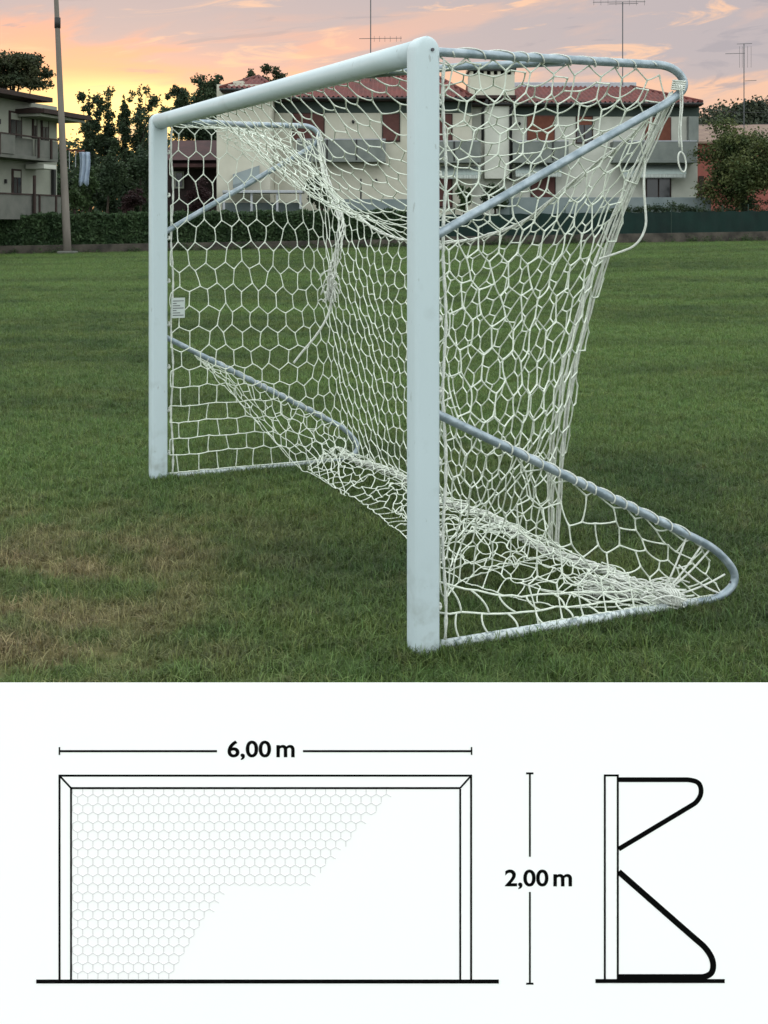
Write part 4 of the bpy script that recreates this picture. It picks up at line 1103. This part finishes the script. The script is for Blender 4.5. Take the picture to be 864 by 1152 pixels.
wv = vec(mth('MULTIPLY', az, 5.0), mth('MULTIPLY_ADD', el, 26.0, mth('MULTIPLY', az, -3.0)), 3.7)
n_big = noise(wv, .9, 6, .55, .5)
n_mid = noise(vec(mth('MULTIPLY', az, 9.0), mth('MULTIPLY_ADD', el, 60.0, mth('MULTIPLY', az, -5.0)), 9.1), 1.0, 7, .6, .7)
glow = mrange(daz, .34, .0)                                       # near the sunset
low = mrange(el, .10, .045)                                       # near the horizon
def ramp(fac, stops):
    n = N.new('ShaderNodeValToRGB'); L.new(fac, n.inputs[0]); cr_ = n.color_ramp
    for i, (p, c_) in enumerate(stops):
        e = cr_.elements[i] if i < 2 else cr_.elements.new(p)
        e.position = p; e.color = (*c_, 1)
    return n.outputs[0]
ef = mrange(mth('ADD', el, mth('MULTIPLY', mth('SUBTRACT', n_big, .5), .06)), .08, .20, 0, 1, False)
warm = ramp(ef, [(0,(.93,.62,.27)),(1,(.46,.36,.38)),(.16,(.93,.56,.27)),(.30,(.92,.46,.27)),(.48,(.84,.40,.29)),(.70,(.56,.37,.35))])
pale = ramp(ef, [(0,(.74,.48,.38)),(1,(.50,.42,.42)),(.25,(.82,.50,.36)),(.45,(.58,.43,.41)),(.75,(.66,.45,.38))])
gold = cmix(mth('MULTIPLY', mrange(daz, .12, 0.0), mrange(el, .122, .094)), warm, (1.4,1.05,.42))
gap = cmix(glow, pale, gold)
cloud = cmix(glow, (.42,.39,.43), cmix(mrange(el, .112, .15), (.78,.42,.33), (.40,.38,.43)))
cf = mrange(mth('ADD', n_big, mrange(el, .11, .19, -.03, .15, False)), .45, .56)
c = cmix(mth('MULTIPLY', cf, .85), gap, cloud)
str_ = mth('MULTIPLY', mrange(n_mid, .56, .66), mrange(el, .22, .17, .25, 1))
c = cmix(mth('MULTIPLY', str_, mrange(az, -.30, .1, .45, .7)), c, (.98,.58,.36))
drk = mth('MULTIPLY', mrange(n_mid, .43, .35), .6)
c = cmix(drk, c, (.34,.32,.37))
# unseen sky overhead and behind, made extra bright as cool fill for the board
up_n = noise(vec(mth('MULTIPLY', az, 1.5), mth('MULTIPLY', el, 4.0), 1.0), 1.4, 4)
fill_sky = cmix(mrange(up_n, .35, .65), (1.52,1.64,1.68), (2.0,2.1,2.13))
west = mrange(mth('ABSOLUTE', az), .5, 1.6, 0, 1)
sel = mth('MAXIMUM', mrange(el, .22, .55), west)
c = cmix(sel, c, fill_sky)
sky = N.new('ShaderNodeTexSky'); sky.sky_type = 'NISHITA'; sky.sun_disc = False; sky.sun_elevation = R(2.5); sky.sun_rotation = SUN_AZ
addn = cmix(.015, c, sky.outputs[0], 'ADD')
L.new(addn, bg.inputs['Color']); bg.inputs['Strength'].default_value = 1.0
sd = bpy.data.lights.new('sun', 'SUN'); sd.energy = .5; sd.angle = R(12); sd.color = (1,.74,.5)
so = bpy.data.objects.new('sun', sd); col.objects.link(so)
dv = Vector((math.sin(SUN_AZ)*math.cos(R(2.5)), math.cos(SUN_AZ)*math.cos(R(2.5)), math.sin(R(2.5))))
so.rotation_euler = dv.to_track_quat('Z', 'Y').to_euler(); so.location = (0,0,30)

# ------------------------------------------------------------------ camera
cam = bpy.data.cameras.new('camera'); co = bpy.data.objects.new('camera', cam); col.objects.link(co); scene.camera = co
co.location = (0,0,CH); co.rotation_euler = (R(90),0,0)
cam.sensor_fit = 'HORIZONTAL'; cam.sensor_width = 36; cam.lens = F/864*36; cam.shift_y = -(576-254)/864; cam.clip_start = .05; cam.clip_end = 3000
vs = scene.view_settings; vs.view_transform = 'Standard'; vs.look = 'None'; vs.exposure = .12; vs.gamma = 1
scene.render.engine = 'CYCLES'
